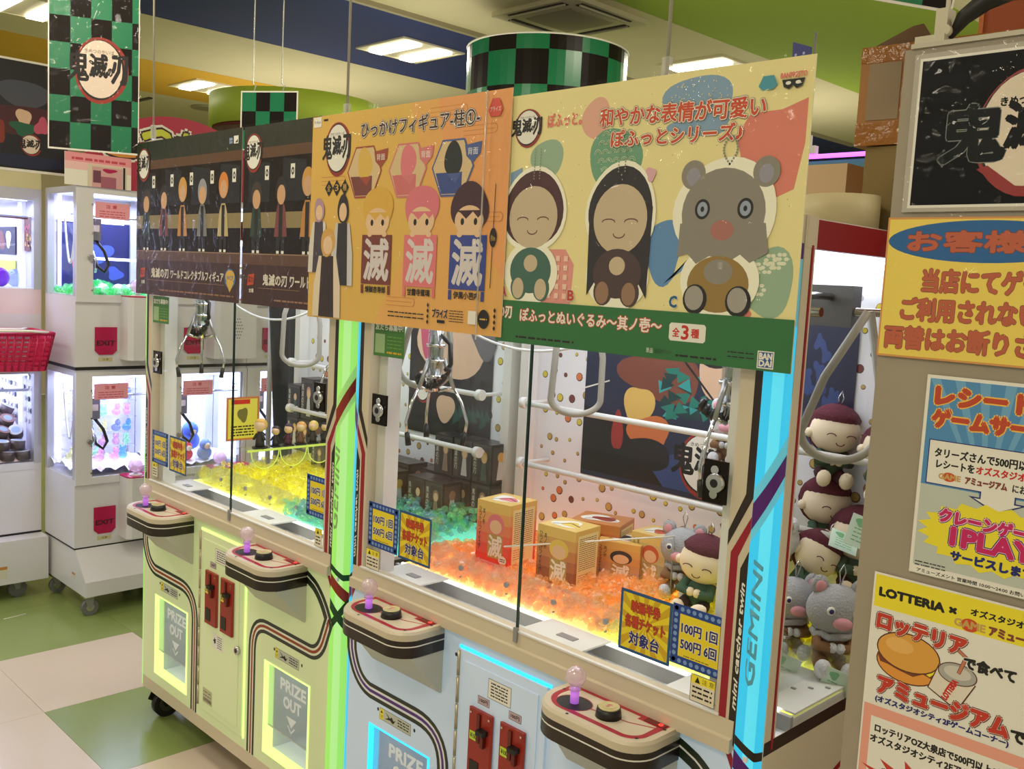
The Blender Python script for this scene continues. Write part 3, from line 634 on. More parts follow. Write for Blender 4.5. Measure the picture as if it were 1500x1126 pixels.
        def rr2(o):
            return [(p[0] - x0, p[1]) for p in rr(o)]
        P.poly([(.016, -.012)] + rr2(.018)[1:-1] + [(.262, -.012)], PK); P.poly([(.032, -.022)] + [p for p in rr2(.030)[1:-1]] + [(.246, -.022)], CREAM)
        P.poly([(.16, -.022), (.246, -.022), (.246, -.05), (.195, -.05)], CREAM); P.rect(.2, -.012, .262, -.034, PK); P.line([(.105, -.075), (.165, -.066), (.2, -.06), (.246, -.04)], .004, PK)
        P.ell(.077, -.078, .040, .034, PK); P.ell(.077, -.078, .038, .032, INK); P.text('GEMINI', .125, -.040, .04, .010, C('ctl_gold', 190, 150, 130), ang=-.1)
        for u, v in ((.02, -.045), (.10, -.125), (.262, -.03), (.25, -.10)): P.ell(u, v, .0035, .0035, INK, n=10)
        P.b.build('control_art', cp)
        b = MB(); b.cyl((x0 + .077, -.078, zt + .001), .009, .030, mat('stick_glow', (190, 120, 220), rough=.2, emit=.6, ecol=(190, 110, 230)), n=14)
        b.cyl((x0 + .077, -.078, zt + .028), .013, .012, glassmat('stick_clear', (1, .92, .96), .9, .08, .12, haze=.45, hazecol=(1, .85, .93)), n=14, r2=.009)
        rg = random.Random(3); b.sph((x0 + .077, -.078, zt + .055), .021, glassmat('stick_clear'), n=14, fn=lambda p: p * rg.uniform(.97, 1.03)); b.build('joystick', cp)
        b = MB(); b.cyl((x0 + .158, -.070, zt), .026, .018, BLACK, n=24, r2=.023); b.cyl((x0 + .158, -.070, zt + .018), .021, .003, C('button_cream', 216, 205, 150, rough=.15, coat=.8), n=24); b.build('push_button', cp)
        P = Print(flat(x0 + .158, -.070, zt + .0213)); P.ell(0, 0, .015, .015, C('button_ring', 190, 175, 110), n=20); P.ell(0, 0, .0135, .0135, C('button_cream'), n=20); P.poly([(-.004, -.008), (.004, -.008), (.003, .002), (.008, .002), (0, .009), (-.008, .002), (-.003, .002)], C('button_pink', 190, 120, 110)); P.b.build('button_print', cp)
        b = MB(); b.box(x0 + .212, x0 + .258, -.030, -.014, zt, zt + .0012, C('display_window', 110, 12, 14, rough=.15)); b.build('display', cp)
        P = Print(flat(x0 + .243, -.026, zt + .0013)); P.text('0', 0, 0, .008, .009, C('digit_red', 255, 40, 30, emit=5), bold=.0006); P.b.build('digit', cp)
        b = MB()
        for q in (.05, .14, .215): b.cyl((x0 + q, -.009, .668 + .002), .004, .004, BLACK, axis='y', n=8)
        b.build('screw', cp)
    # side stripes on the lower cabinet
    P = Print(side(XR, 0, 0)); P.rect(.035, .822, D, .848, DARKBR); 
    for k in range(4): P.poly([(.18, .655 - k * .03), (D, .80 - k * .03), (D, .815 - k * .03 - (k % 2) * .006), (.18, .668 - k * .03 - (k % 2) * .006)], RED if k == 0 else DARKBR)
    P.b.build('side_stripes', T_)
    for x, y in ((.05, .06), (1.1, .06), (.05, .64), (1.1, .64)):
        b = MB(); b.cyl((x - .014, y, .050), .050, .028, C('caster_rubber', 20, 18, 18, rough=.6), axis='x', n=24); b.cyl((x - .016, y, .050), .030, .032, C('caster_hub', 60, 58, 50, rough=.5), axis='x', n=20); b.box(x - .024, x + .024, y - .035, y + .02, .098, .112, GREY); b.prism([(y - .04, .10), (y + .01, .10), (y + .012, .045), (y - .012, .04)], x + .016, x + .020, BLACK, fn=lambda a, z, q: (q, a, z)); b.prism([(y - .045, .10), (y + .01, .10), (y + .012, .045), (y - .012, .04), (y - .06, .07)], x - .022, x - .018, BLACK, fn=lambda a, z, q: (q, a, z)); b.build('caster', T_)
    area('machine_light_' + key, (ox + .575, .36, 1.715), 1.05, .42, 3.8, (.93, .96, 1.0))
    return T_
ML = make_machine(0, 'white twin crane game machine glowing lime green, left of the middle pillar', (165, 240, 105), (150, 200, 110), (208, 208, 172), (205, 250, 130), (150, 45, 30), 'lime')
MRR = make_machine(1.28, 'white twin crane game machine glowing cyan blue, holding plush toys and boxes', (55, 205, 245), (120, 205, 220), (204, 204, 222), (50, 205, 250), (84, 24, 118), 'cyan')

# ================================================================== CONTENTS OF THE MACHINES
def hN(seed):
    r = random.Random(seed); ps = [(r.uniform(0, 40), r.uniform(0, 40), r.random() * 6) for _ in range(4)]
    return lambda x, y: sum(sin(a * x + b * y + c) for a, b, c in ps) / 4
GY = [gemmat('gem_yellow', (250, 240, 90)), gemmat('gem_lemon', (255, 250, 140)), gemmat('gem_yellow')]
GO = [gemmat('gem_orange', (255, 208, 130)), gemmat('gem_amber', (255, 214, 150)), gemmat('gem_orange')]
GT = [gemmat('gem_teal', (110, 225, 200)), gemmat('gem_mint', (150, 250, 170)), gemmat('gem_aqua', (120, 210, 235))]
n1 = hN(1)
heap('plastic_gems', 'yellow plastic gems covering the bed in the lime green machine', .0, .62, .175, .62, .856, lambda x, y: .045 + .02 * n1(x, y) + .03 * y, 1500, GY, 1)
heap('plastic_gems', 'sea green and mint plastic gems piled before the black boxes', .62, 1.15, .175, .60, .856, lambda x, y: .05 + .015 * n1(x, y) + .12 * max(0, y - .25), 1900, GT, 2)
heap('plastic_gems', 'glowing orange plastic gems around the prize boxes', 1.28, 2.0, .175, .62, .856, lambda x, y: .045 + .015 * n1(x, y) + .04 * (1 - abs(x - 1.95) * 2 if x > 1.6 else 0), 3000, GO, 3)
heap('plastic_gems', 'bright yellow plastic gems in front of the seated plush toys', 2.0, 2.47, .175, .62, .856, lambda x, y: .045 + .015 * n1(x, y) + .02 * y, 2000, GY, 4, skip=lambda x, y: x > 2.32 and y < .40)

t = thing('acrylic_chute_guard', 'clear acrylic guard box over the white chute floor at the end glass', 'guard', (2.33, .17, .857))
b = MB(); b.box(0, .14, 0, .225, 0, .004, WHITE); b.build('chute_floor', t)
b = MB(); b.prism([(0, .0), (.225, .0), (.225, .05), (.18, .09), (0, .10)], 0, .003, ACRYL, fn=lambda y, z, x: (x, y, z)); b.build('side_sheet', t)
b = MB(); b.box(0, .14, .225, .228, 0, .06, ACRYL); b.build('end_sheet', t)
b = MB()
for k in range(5): b.box(.03 + k * .022, .04 + k * .022, .04 + k * .03, .046 + k * .03, .004, .006, GREY)
b.build('floor_slots', t)
# prize boxes, yellow-to-red gradient printed cartons (figures replaced by plain rounded shapes)
def carton(loc, rz, w, d, h, cols, label, hair, tilt=0, group='hanging figure cartons on the orange gems'):
    t = thing('prize_box', label, 'box', loc, group, rz); t.rotation_euler = (tilt, 0, rz)
    b = MB(); K = len(cols)
    for i in range(6):
        f = i / 5 * (K - 1); a = int(min(K - 2, f)); q = f - a; c = tuple(int(cols[a][k] * (1 - q) + cols[a + 1][k] * q) for k in range(3))
        b.box(-w / 2, w / 2, -d / 2, d / 2, h * i / 6, h * (i + 1) / 6, mat('carton_%d_%d_%d' % c, c, rough=.35))
    b.build('carton', t)
    P = Print(front(-w / 2, -d / 2, 0)); sk = C('plain_skin', 226, 190, 150); hm = mat('hair_%d_%d_%d' % hair, hair, rough=.5); sign = mat('sign_%d_%d_%d' % cols[-1], tuple(int(c * .8) for c in cols[-1]), rough=.5)
    P.ell(w * .58, h * .66, w * .25, h * .16, hm, n=18); P.ell(w * .58, h * .62, w * .18, h * .11, sk, n=18); P.rect(w * .36, h * .12, w * .80, h * .50, sign)
    P.text('滅', w * .38, h * .14, w * .40, h * .34, PWHITE, bold=.0012); P.text('ひっかけフィギュア', w * .06, h * .2, w * .08, h * .7, INK, vert=True); P.text('其ノ壱', w * .18, h * .62, w * .07, h * .26, INK, vert=True)
    P.ell(w * .82, h * .12, w * .12, h * .07, PWHITE, n=14); P.lines(w * .74, h * .09, w * .9, h * .15, 2, INK)
    P.b.build('front_print', t)
    P = Print(lambda u, v, n: (w / 2 + n, -d / 2 + u, v)); P.rect(d * .1, h * .06, d * .92, h * .92, PALEY); P.lines(d * .16, h * .35, d * .86, h * .88, 16, C('small_print', 90, 70, 60), .35); P.lines(d * .16, h * .12, d * .6, h * .3, 5, INK_RED, .3); P.b.build('side_print', t)
    P = Print(flat(-w / 2, -d / 2, h)); P.blob(w * .45, d * .5, w * .34, d * .3, PWHITE); P.blob(w * .55, d * .5, w * .22, d * .2, hm); P.line([(w * .2, d * .3), (w * .5, d * .6), (w * .8, d * .45)], .004, INK); P.b.build('top_print', t)
    return t
Yc = (225, 190, 105)
carton((1.502, .333, .893), .12, .115, .115, .172, [(225, 60, 60), (225, 120, 90), Yc], 'pink and yellow prize box standing behind the glass edge', (220, 120, 130))
carton((1.745, .315, .893), .10, .118, .105, .158, [(120, 70, 60), (190, 120, 80), Yc], 'brown and yellow prize box in the middle with white character', (225, 195, 90))
carton((1.79, .49, .89), .35, .12, .12, .11, [(140, 150, 190), (210, 150, 90), (220, 175, 95)], 'low yellow prize box lying behind the brown one', (60, 50, 60))
carton((1.875, .52, .886), .05, .105, .10, .145, [(90, 110, 170), (190, 180, 130), (225, 195, 120)], 'blue and yellow prize box beside the grey plush bear', (200, 90, 60))
carton((1.70, .50, .886), .35, .14, .12, .145, [(150, 50, 40), (190, 90, 50), (200, 130, 70)], 'dark red topped prize box behind the brown one', (160, 60, 40))
b = MB(); b.tube([(1.63, .20, .985), (1.99, .42, 1.06)], .0022, PWHITE); b.tube([(1.99, .42, 1.06), (1.99, .42, .90)], .002, GREY); tag(b.build('thin_bar'), 'thin white rod slanting above the prize boxes', 'rod')

# black figure boxes stacked in the lime machine
def blackbox(x, y, z, label, rz=0, h=.128, w=.088, k=0):
    t = thing('figure_box', label, 'box', (x, y, z), 'black figure boxes in the lime machine', rz)
    b = MB(); b.box(-w / 2, w / 2, -.04, .04, 0, h, C('figure_box_black', 38, 34, 36, rough=.3)); b.build('carton', t)
    hair = [(210, 165, 80), (40, 35, 40), (150, 110, 90), (190, 150, 130)][k % 4]; hm = mat('hair_%d_%d_%d' % hair, hair, rough=.5)
    P = Print(front(-w / 2, -.04, 0)); P.rect(.003, .003, w - .003, h - .004, C('box_print_grey', 70, 66, 62, rough=.4)); P.rect(w * .30, .006, w * .92, h * .9, C('box_print_dark', 44, 40, 42, rough=.4))
    P.poly([(w * .45, h * .08), (w * .78, h * .08), (w * .70, h * .55), (w * .53, h * .55)], mat('coat_%d' % (k % 3), [(120, 110, 100), (70, 90, 80), (150, 130, 110)][k % 3])); P.ell(w * .62, h * .66, w * .17, h * .15, hm, n=14); P.ell(w * .62, h * .63, w * .12, h * .11, C('plain_skin'), n=14)
    P.text('世界之大冒', w * .08, h * .2, w * .13, h * .66, PWHITE, vert=True) if 0 else P.text('鬼滅の刃', w * .07, h * .2, w * .15, h * .66, PWHITE, vert=True); P.b.build('front_print', t)
    P = Print(lambda u, v, n: (w / 2 + n, -.04 + u, v)); P.rect(.006, .01, .074, h - .01, C('box_print_grey')); P.poly([(.025, .015), (.055, .015), (.048, .08), (.032, .08)], C('coat_0')); P.ell(.04, h * .68, .014, .016, hm, n=12); P.b.build('side_print', t)
    return t
rows = [('left of the right hand stack', [(.62, .60, .885), (.71, .60, .885), (.80, .60, .885), (.89, .60, .885)]),]
nm = ['leftmost', 'second', 'third', 'fourth', 'fifth']
for i, (x, k) in enumerate(((.60, 0), (.69, 1), (.78, 2), (.87, 0))):
    blackbox(x, .615, .885 + .012 * 0, 'black figure box in the rear row under the big dark sheet, %s from left' % nm[i], k=k + 1)
for i, (x, k) in enumerate(((.60, 2), (.70, 0), (.79, 3))): blackbox(x, .565 if i else .58, .915 if 0 else .90, 'black figure box with small print in the nearer row at left, %s from the left' % nm[i], k=k)
for i, x in enumerate((.955, 1.048, 1.14)):
    for j in range(2): blackbox(x, .61, .885 + j * .13, 'black figure box in the %s of the right hand stack, %s from the left' % (('bottom row', 'top row')[j], nm[i]), k=i + j * 2)
for i, x in enumerate((.93, 1.02)): blackbox(x, .52, .88, 'black figure box sunk in the green gems, %s from the left' % nm[i], k=i + 1)
blackbox(.80, .47, .885, 'black figure box with fair haired print nearest the ticket sign', k=0, w=.11)
blackbox(.655, .50, .875, 'black figure box at the far left edge behind the blue gems', k=0)
for j in range(3): blackbox(.035 + .07 * 0 + (.075 if j == 2 else 0), .615, .95 + .128 * (j % 2) + (0 if j < 2 else 0), ('black figure box at the back left, on the lower level', 'black figure box at the back left, on the upper level', 'black figure box beside the left rear post, half hidden')[j], k=j)
blackbox(.13, .615, 1.08, 'tall black figure box behind the green pillar', k=3, h=.16)
blackbox(.215, .615, .90, 'black figure box low behind the little figures', k=2, h=.1)

# figures on a clear scalloped shelf in the lime machine
t = thing('figure_shelf', 'clear acrylic shelf with scalloped yellow edge holding small figures', 'shelf', (.30, 0, 0))
b = MB(); b.box(-.045, .03, .21, .57, 1.014, 1.019, ACRYL); b.build('shelf_board', t)
YE = mat('shelf_edge_yellow', (205, 225, 110), rough=.2, emit=.25)
b = MB(); b.box(.028, .032, .21, .57, 1.013, 1.021, YE); 
for k in range(3): b.tube([(.03, .28 + .115 * k + .055 * cos(pi + pi * i / 12), 1.012 + .062 * sin(pi + pi * i / 12)) for i in range(13)], .0022, YE, n=6)
b.build('scalloped_edge', t)
b = MB(); b.add([(.029, .22, 1.013), (.029, .57, 1.013), (.029, .57, .955), (.029, .22, .955)], [(0, 1, 2, 3)], ACRYL); b.box(-.04, .03, .56, .66, 1.010, 1.014, ACRYL); b.build('front_sheet', t)
def figure(y, hair, coat, label, h=1.0):
    t = thing('mini_figure', label, 'figurine', (.305, y, 1.0195), 'little figures on the clear shelf', .6); t.scale = (h,) * 3
    b = MB(); b.cyl((0, 0, 0), .022, .005, BLACK, n=16); b.build('base', t)
    cm = mat('coat_%d_%d' % coat[:2], coat, rough=.6); b = MB(); b.tube([(0, 0, .005), (0, 0, .02), (0, 0, .042), (0, 0, .05)], [.014, .013, .010, .005], cm, n=10); b.tube([(.008, -.004, .042), (.017, -.006, .025)], .004, cm, n=6); b.tube([(-.008, -.004, .042), (-.017, -.006, .025)], .004, cm, n=6); b.build('body', t)
    b = MB(); b.sph((0, -.001, .064), .0165, C('plain_skin'), n=12); b.build('head', t)
    b = MB(); b.sph((0, .003, .067), .019, mat('hair_%d_%d_%d' % hair, hair, rough=.5), n=12, fn=lambda p: p if p.y > -.006 or p.z > .008 else p * .78); b.build('hair', t)
figure(.273, (222, 175, 85), (52, 44, 44), 'tallest blond figurine in dark coat at the near end', 1.25)
figure(.335, (50, 40, 50), (44, 38, 46), 'black haired figurine second from the near end', .9)
figure(.388, (60, 30, 50), (90, 40, 60), 'dark long haired figurine in plum coat in the middle', .95)
figure(.440, (224, 165, 90), (120, 80, 60), 'orange haired figurine fourth along the shelf', 1.0)
figure(.492, (232, 200, 110), (60, 50, 40), 'pale blond figurine fifth along the shelf', 1.0)
figure(.545, (40, 36, 40), (50, 46, 46), 'dark figurine at the far end by the pillar', .9)
# yellow notice hanging inside the left side glass
P = Print(side(-.046, .33, .985)); P.b.box(-.0475, -.046, .33, .47, .985, 1.155, C('sign_orange_edge', 200, 120, 70)); P.rect(.008, .008, .132, .162, C('notice_yellow', 226, 214, 90)); P.rect(.02, .142, .10, .160, INK_RED); P.blob(.07, .10, .02, .03, C('notice_dark', 120, 110, 60)); P.lines(.02, .015, .12, .06, 4, INK, .5)
tag(P.b.build('notice_sign'), 'yellow notice sign hanging inside the left end of the lime machine', 'sign')
# big printed sheets on the back walls, the drawn characters replaced by plain shapes
SKIN = C('print_skin', 214, 178, 150, rough=.4); NAVY = C('print_navy', 42, 48, 72, rough=.3); DKGR = C('print_dark', 36, 34, 38, rough=.3)
P = Print(front(.655, .656, 1.113)); P.b.box(.655, 1.08, .6562, .6572, 1.113, 1.60, DKGR); P.rect(0, 0, .425, .487, DKGR)
P.blob(.22, .33, .17, .13, SKIN, w=.06); P.blob(.10, .36, .05, .10, C('print_pink', 190, 80, 110), w=.1); P.blob(.38, .40, .07, .12, C('print_grey', 96, 92, 98), w=.1)
for k in range(8): P.poly([(.24 + .022 * k, .05 + .02 * (k % 3)), (.275 + .022 * k, .07 + .02 * (k % 2)), (.25 + .022 * k, .12)], C('print_teal', 40, 82, 74))
P.blob(.20, .10, .045, .05, SKIN, w=.1); logo(P, .075, .165, .04, .055); tag(P.b.build('wall_sheet'), 'large dark printed sheet behind the claw in the lime machine', 'poster')
P = Print(front(1.476, .656, 1.115)); P.b.box(1.476, 2.03, .6562, .6572, 1.10, 1.56, NAVY); P.rect(0, 0, .56, .445, NAVY); P.poly([(0, 0), (.30, 0), (.28, .10), (.12, .17), (0, .19)], DKGR)
P.poly([(.30, 0), (.52, 0), (.52, .09), (.34, .10), (.24, .06)], C('print_blue', 50, 70, 120)); P.blob(.27, .30, .13, .07, C('print_rust', 120, 66, 52), w=.14); P.blob(.20, .21, .05, .06, C('print_straw', 214, 178, 96), w=.12); P.blob(.24, .14, .07, .05, C('print_tan', 196, 110, 62), w=.12); P.blob(.22, .08, .10, .045, DKGR, w=.1); P.blob(.13, .13, .02, .06, C('print_red', 150, 50, 46), w=.1)
rg = random.Random(8)
for k in range(26):
    u, v = .27 + rg.random() * .17, .20 + rg.random() * .12; a = rg.random() * 6
    P.poly([(u + .03 * cos(a), v + .022 * sin(a)), (u + .03 * cos(a + 2), v + .022 * sin(a + 2)), (u + .028 * cos(a + 4), v + .02 * sin(a + 4))], [C('print_teal2', 30, 120, 105), C('print_dteal', 24, 60, 60), C('print_aqua', 50, 150, 150)][k % 3])
P.blob(.45, .33, .06, .07, SKIN, w=.05); P.blob(.45, .39, .08, .045, DKGR, w=.1); P.line([(.27, .42), (.46, .24)], .006, DKGR); P.line([(.0, .24), (.09, .27)], .004, PWHITE)
logo(P, .435, .085, .085, .085); tag(P.b.build('wall_sheet'), 'navy printed sheet with white emblem on the bubble patterned back wall', 'poster')
P = Print(front(2.14, .655, 1.30)); P.b.box(2.14, 2.30, .6552, .656, 1.30, 1.62, NAVY); P.rect(0, 0, .16, .32, NAVY)
for k in range(14): P.blob(.02 + rg.random() * .12, .02 + rg.random() * .28, .012, .02, C('print_blue'), w=.3)
tag(P.b.build('wall_sheet'), 'narrow dark blue sheet seen through the end glass at right', 'poster')

# plush toys
FUR = C('plush_grey', 168, 168, 172, rough=.95, bump=.5, bscale=220); FURW = C('plush_white', 214, 214, 220, rough=.95, bump=.5, bscale=220); HAIRM = C('plush_maroon', 92, 38, 52, rough=.95, bump=.4, bscale=200)
FACE = C('plush_face', 236, 218, 190, rough=.9); PINKM = C('plush_pink', 214, 150, 160, rough=.9); GRNP = C('plush_green', 62, 92, 74, rough=.9); BRN = C('plush_brown', 140, 104, 72, rough=.95); TRS = C('plush_trouser', 60, 26, 36, rough=.9)
def plush(kind, loc, label, rz=0, tilt=0, roll=0, s=1.0, body=True, g='plush toys in the cyan machine'):
    t = thing('plush_toy', label, 'plush toy', loc, g); t.rotation_euler = (tilt, roll, rz); t.scale = (s,) * 3
    hm, fm = {'doll': (HAIRM, FACE), 'bear': (FUR, FUR), 'white_bear': (FURW, FURW)}[kind]
    hz = .115
    b = MB(); b.sph((0, 0, hz), .052, fm, n=18, sc=(1.08, .88, .95)); head = b.build('head', t)
    if kind == 'doll':
        rr = random.Random(5); b = MB()
        b.sph((0, .004, hz + .004), .0565, hm, n=22, sc=(1.08, .92, 1.0), fn=lambda p: p * (1.0 if (p.y > .004 or p.z > .022 - abs(p.x) * .12) else .80) * (1 + .03 * rr.random()))
        b.build('hair', t)
        b = MB()
        for x in (-.022, .022): b.tube([(x + .010 * cos(a), -.0455 + abs(x) * .02, hz - .006 + .005 * sin(a)) for a in [pi * i / 8 for i in range(9)]], .0011, HAIRM, n=5)
        b.tube([(.009 * cos(a), -.0455, hz - .020 + .006 * sin(a)) for a in [pi + pi * i / 8 for i in range(9)]], .0011, HAIRM, n=5); b.build('stitched_face', t)
        bm, fe = GRNP, FACE
        for x in (-.056, .056):
            b = MB(); b.sph((x, 0, hz - .01), .011, FACE, n=8); b.build('ear', t)
    else:
        for x in (-.038, .038):
            b = MB(); b.sph((x, .002, hz + .044), .018, fm, n=10, sc=(1, .5, 1.1)); b.sph((x, -.006, hz + .043), .011, PINKM, n=8, sc=(1, .4, 1.1)); b.build('ear', t)
        b = MB(); b.sph((0, -.046, hz - .012), .016, PINKM, n=10, sc=(1.2, .6, .75)); b.build('snout', t)
        for x in (-.024, .024):
            b = MB(); b.sph((x, -.040, hz + .008), .0085, PWHITE, n=8, sc=(1, .5, 1)); b.sph((x, -.0435, hz + .008), .005, INK_BLUE, n=8, sc=(1, .5, 1)); b.build('eye', t)
        b = MB(); rf = random.Random(2)
        b.tube([(.036 * cos(2 * pi * i / 16) * rf.uniform(.9, 1.15), .03 * sin(2 * pi * i / 16) * rf.uniform(.9, 1.15), .072 + rf.uniform(-.005, .005)) for i in range(16)], .008, fm, n=5, closed=True); b.build('neck_ruff', t)
        bm, fe = BRN, FURW
    if body:
        b = MB(); b.sph((0, 0, .045), .034, bm, n=14, sc=(1, .8, 1.1)); b.build('body', t)
        for x in (-1, 1):
            b = MB(); b.tube([(x * .026, -.006, .066), (x * .034, -.026, .05), (x * .010, -.036, .052)], [.012, .012, .010], bm, n=8); b.sph((x * .008, -.037, .053), .010, FACE if kind == 'doll' else FURW, n=8); b.build('arm', t)
            b = MB(); b.tube([(x * .018, -.01, .022), (x * .024, -.045, .014)], [.016, .014], TRS if kind == 'doll' else BRN, n=9); b.build('leg', t)
            b = MB(); b.sph((x * .025, -.054, .016), .0165, fe, n=10, sc=(1, .8, 1.15)); b.build('foot', t)
    b = MB(); b.tube([(.0, 0, hz + .05), (.006, 0, hz + .075), (.0, 0, hz + .09), (-.006, 0, hz + .075), (0, 0, hz + .05)], .0014, CHROME, n=5); b.build('ball_chain', t)
    return t
plush('bear', (1.985, .47, .905), 'grey plush bear seated beside the blue prize box', rz=.35, s=1.02)
plush('doll', (2.065, .42, .895), 'maroon haired plush doll seated on the yellow gems, facing the glass', rz=.25, roll=.12, s=1.08)
plush('doll', (2.075, .58, .93), 'plush doll whose maroon hair shows behind the grey bear', rz=.2)
plush('white_bear', (2.20, .50, .99), 'white plush bear above the seated doll at the pillar', rz=-.3, roll=.2)
plush('doll', (2.20, .21, .915), 'plush doll lying on its back on the gems by the price sign', rz=-1.2, tilt=-1.35)
plush('white_bear', (2.0, .612, 1.225), 'white plush bear hung on the upper bar over the navy sheet', rz=.3, s=.9)
plush('doll', (2.05, .612, 1.06), 'plush doll hung behind the key lock plate', rz=.5, s=.9)
plush('doll', (2.145, .58, .99), 'plush doll low behind the pillar strip beside the white bear', rz=.5, s=.8)
S = [('doll', (2.27, .61, 1.225), 'plush doll highest on the left, seen through the end glass', .45, 1.05), ('doll', (2.40, .61, 1.21), 'plush doll highest on the right behind the cable loop', .2, 1.0),
     ('doll', (2.265, .61, 1.055), 'plush doll tucked under the upper bar beside the light tube', .6, 1.05), ('doll', (2.355, .605, .985), 'smiling seated plush doll under the lower bar, in the end glass', .35, 1.15),
     ('doll', (2.27, .50, .965), 'leaning plush doll between the smiling doll and the light tube', .7, 1.0), ('bear', (2.30, .42, .875), 'grey plush bear low beside the light tube', .5, 1.0), ('bear', (2.40, .42, .865), 'big grey plush bear resting on the yellow gems at right', .45, 1.12)]
for k, l, lb, rz, s_ in S: plush(k, l, lb, rz=rz + .35, s=s_, roll=.1 if 'leaning' not in lb else .5)
TAGM = C('tag_pale_green', 206, 226, 210, rough=.3)
for (x, y, z, rx, lb) in ((2.41, .47, 1.20, .5, 'pale green care tag hanging below the upper bar'), (2.35, .50, 1.15, -.2, 'pale green tag beside the cable loop plush'), (2.33, .33, .905, 1.1, 'pale green tag lying on the gems near the light tube'), (2.44, .35, .90, 1.2, 'pale green tag under the big grey bear')):
    P = Print(lambda u, v, n: (u, -n, v)); P.b.box(0, .06, 0, .001, -.07, 0, TAGM); P.blob(.02, -.015, .010, .009, C('tag_green_mark', 120, 180, 130)); P.lines(.012, -.06, .05, -.025, 4, C('tag_green_mark'), .3); o = P.b.build('paper_tag'); o.location = (x, y, z); o.rotation_euler = (rx - 1, .3, .5); tag(o, lb, 'tag')

# ================================================================== STICKERS AND PRICE SIGNS ON THE GLASS
DOT = C('sign_dot_blue', 120, 150, 200); SB = C('sign_blue', 28, 62, 140, rough=.35); SY = C('sign_yellow', 232, 208, 40, rough=.35); SO = C('sign_ray', 205, 165, 30, rough=.35); PRPL = C('sign_purple_edge', 20, 40, 90, rough=.35)
def price_sign(x, z, label, y=-.0022, w=.123, cut=1.0):
    P = Print(front(x, y, z), step=.0001, start=.0002); h = .116; W = w * cut; P.b.box(x, x + W, y, y + .0008, z, z + h, SB); P.rect(0, 0, W, h, SB)
    k = 8
    for i in range(9):
        for (u, v) in ((.008 + i * (w - .016) / 8, .008), (.008 + i * (w - .016) / 8, h - .008), (.008, .008 + i * (h - .016) / 8), (w - .008, .008 + i * (h - .016) / 8)):
            if u < W - .004: P.b.add([P.fn(u + .0045 * cos(a), v + .0045 * sin(a), P.n) for a in [2 * pi * q / 10 for q in range(10)]], [tuple(range(10))], DOT)
    P.n += P.st; P.rect(.017, .017, min(W, w - .017), h - .017, SY)
    if cut < 1: pass
    kx = (w - .044)
    P.text('100円 1回', .022, .063, kx, .021, INK_BLUE, bold=.0008, out=(PWHITE, .0016)); P.text('500円 6回', .022, .032, kx, .021, INK_BLUE, bold=.0008, out=(PWHITE, .0016)); P.lines(.03, .018, .09, .024, 1, INK, .25)
    return tag(P.b.build('price_sign'), label, 'sign', 'blue bordered price signs')
def ticket_sign(x, z, label, y=-.0022, w=.124, h=.122):
    P = Print(front(x, y, z), step=.0001, start=.0002); P.b.box(x, x + w, y, y + .0008, z, z + h, PRPL); P.rect(0, 0, w, h, mat('sign_border_teal', (30, 80, 130))); P.rect(.006, .006, w - .006, h - .006, SY); P.rays(.006, .006, w - .006, h - .006, 14, SO)
    P.text('映画半券', .028, .083, w - .056, .023, C('sign_text_red', 190, 60, 30), bold=.0008, out=(C('sign_text_dark', 90, 25, 20), .0016)); P.text('各種チケット', .014, .051, w - .028, .024, C('sign_text_red'), bold=.0008, out=(C('sign_text_dark'), .0016)); P.text('対象台', .026, .017, w - .052, .026, INK_BLUE, bold=.001, out=(PWHITE, .0016))
    return tag(P.b.build('ticket_sign'), label, 'sign', 'yellow ticket campaign signs')
def caution(x, z, label, w=.055):
    P = Print(front(x, -.0022, z), step=.0001, start=.0002); P.b.box(x, x + w, -.0022, -.0014, z, z + .05, PWHITE); P.rect(-.001, -.001, w + .001, .051, INK); P.rect(0, 0, w, .05, C('caution_paper', 225, 215, 190)); P.rect(0, .034, w, .05, YEL); P.poly([(.008, .036), (.020, .036), (.014, .048)], INK); P.text('注 意', .024, .037, min(.026, w - .026), .010, INK); P.lines(.004, .005, w - .004, .032, 3, INK, .4); return tag(P.b.build('caution_sticker'), label, 'sticker', 'yellow topped caution stickers')
price_sign(.045, .954, 'blue bordered yellow price sign at the far left end of the glass')
ticket_sign(.180, .947, 'yellow ticket campaign sign with blue edge at the far left')
price_sign(1.026, .970, 'blue bordered price sign just left of the green pillar', cut=.76, y=.0048)
price_sign(1.330, .953, 'blue bordered price sign just right of the green pillar')
ticket_sign(1.458, .950, 'yellow ticket campaign sign beside the green gems')
ticket_sign(2.164, .935, 'largest yellow ticket campaign sign, above the nearest joystick', w=.125, h=.124, y=.0048)
price_sign(2.290, .947, 'largest blue bordered price sign, next to the right pillar', cut=.88, y=.0048)
caution(.048, .905, 'caution sticker under the far left price sign', w=.04); caution(1.085, .893, 'caution sticker left of the green pillar', w=.033); caution(1.325, .893, 'caution sticker right of the green pillar'); caution(2.346, .893, 'caution sticker beside the cyan tube post', w=.052)
for x, lb, w_ in ((.038, 'green friend invitation sticker at the left end of the glass', .122), (1.325, 'green friend invitation sticker right of the green pillar', .124)):
    P = Print(front(x, -.0022, 1.448)); P.b.box(x, x + w_, -.0022, -.0014, 1.448, 1.54, C('sticker_green', 66, 120, 50)); P.text('友だち募集中!', .006, .066, w_ - .012, .017, PWHITE, bold=.0005); P.rect(.006, .008, .046, .056, C('sticker_pale', 150, 180, 130)); P.lines(.055, .02, w_ - .008, .056, 4, C('sticker_line', 110, 160, 70), .3); P.lines(.055, .006, w_ - .008, .016, 1, SO, .5)
    tag(P.b.build('green_sticker'), lb, 'sticker', 'green invitation stickers')

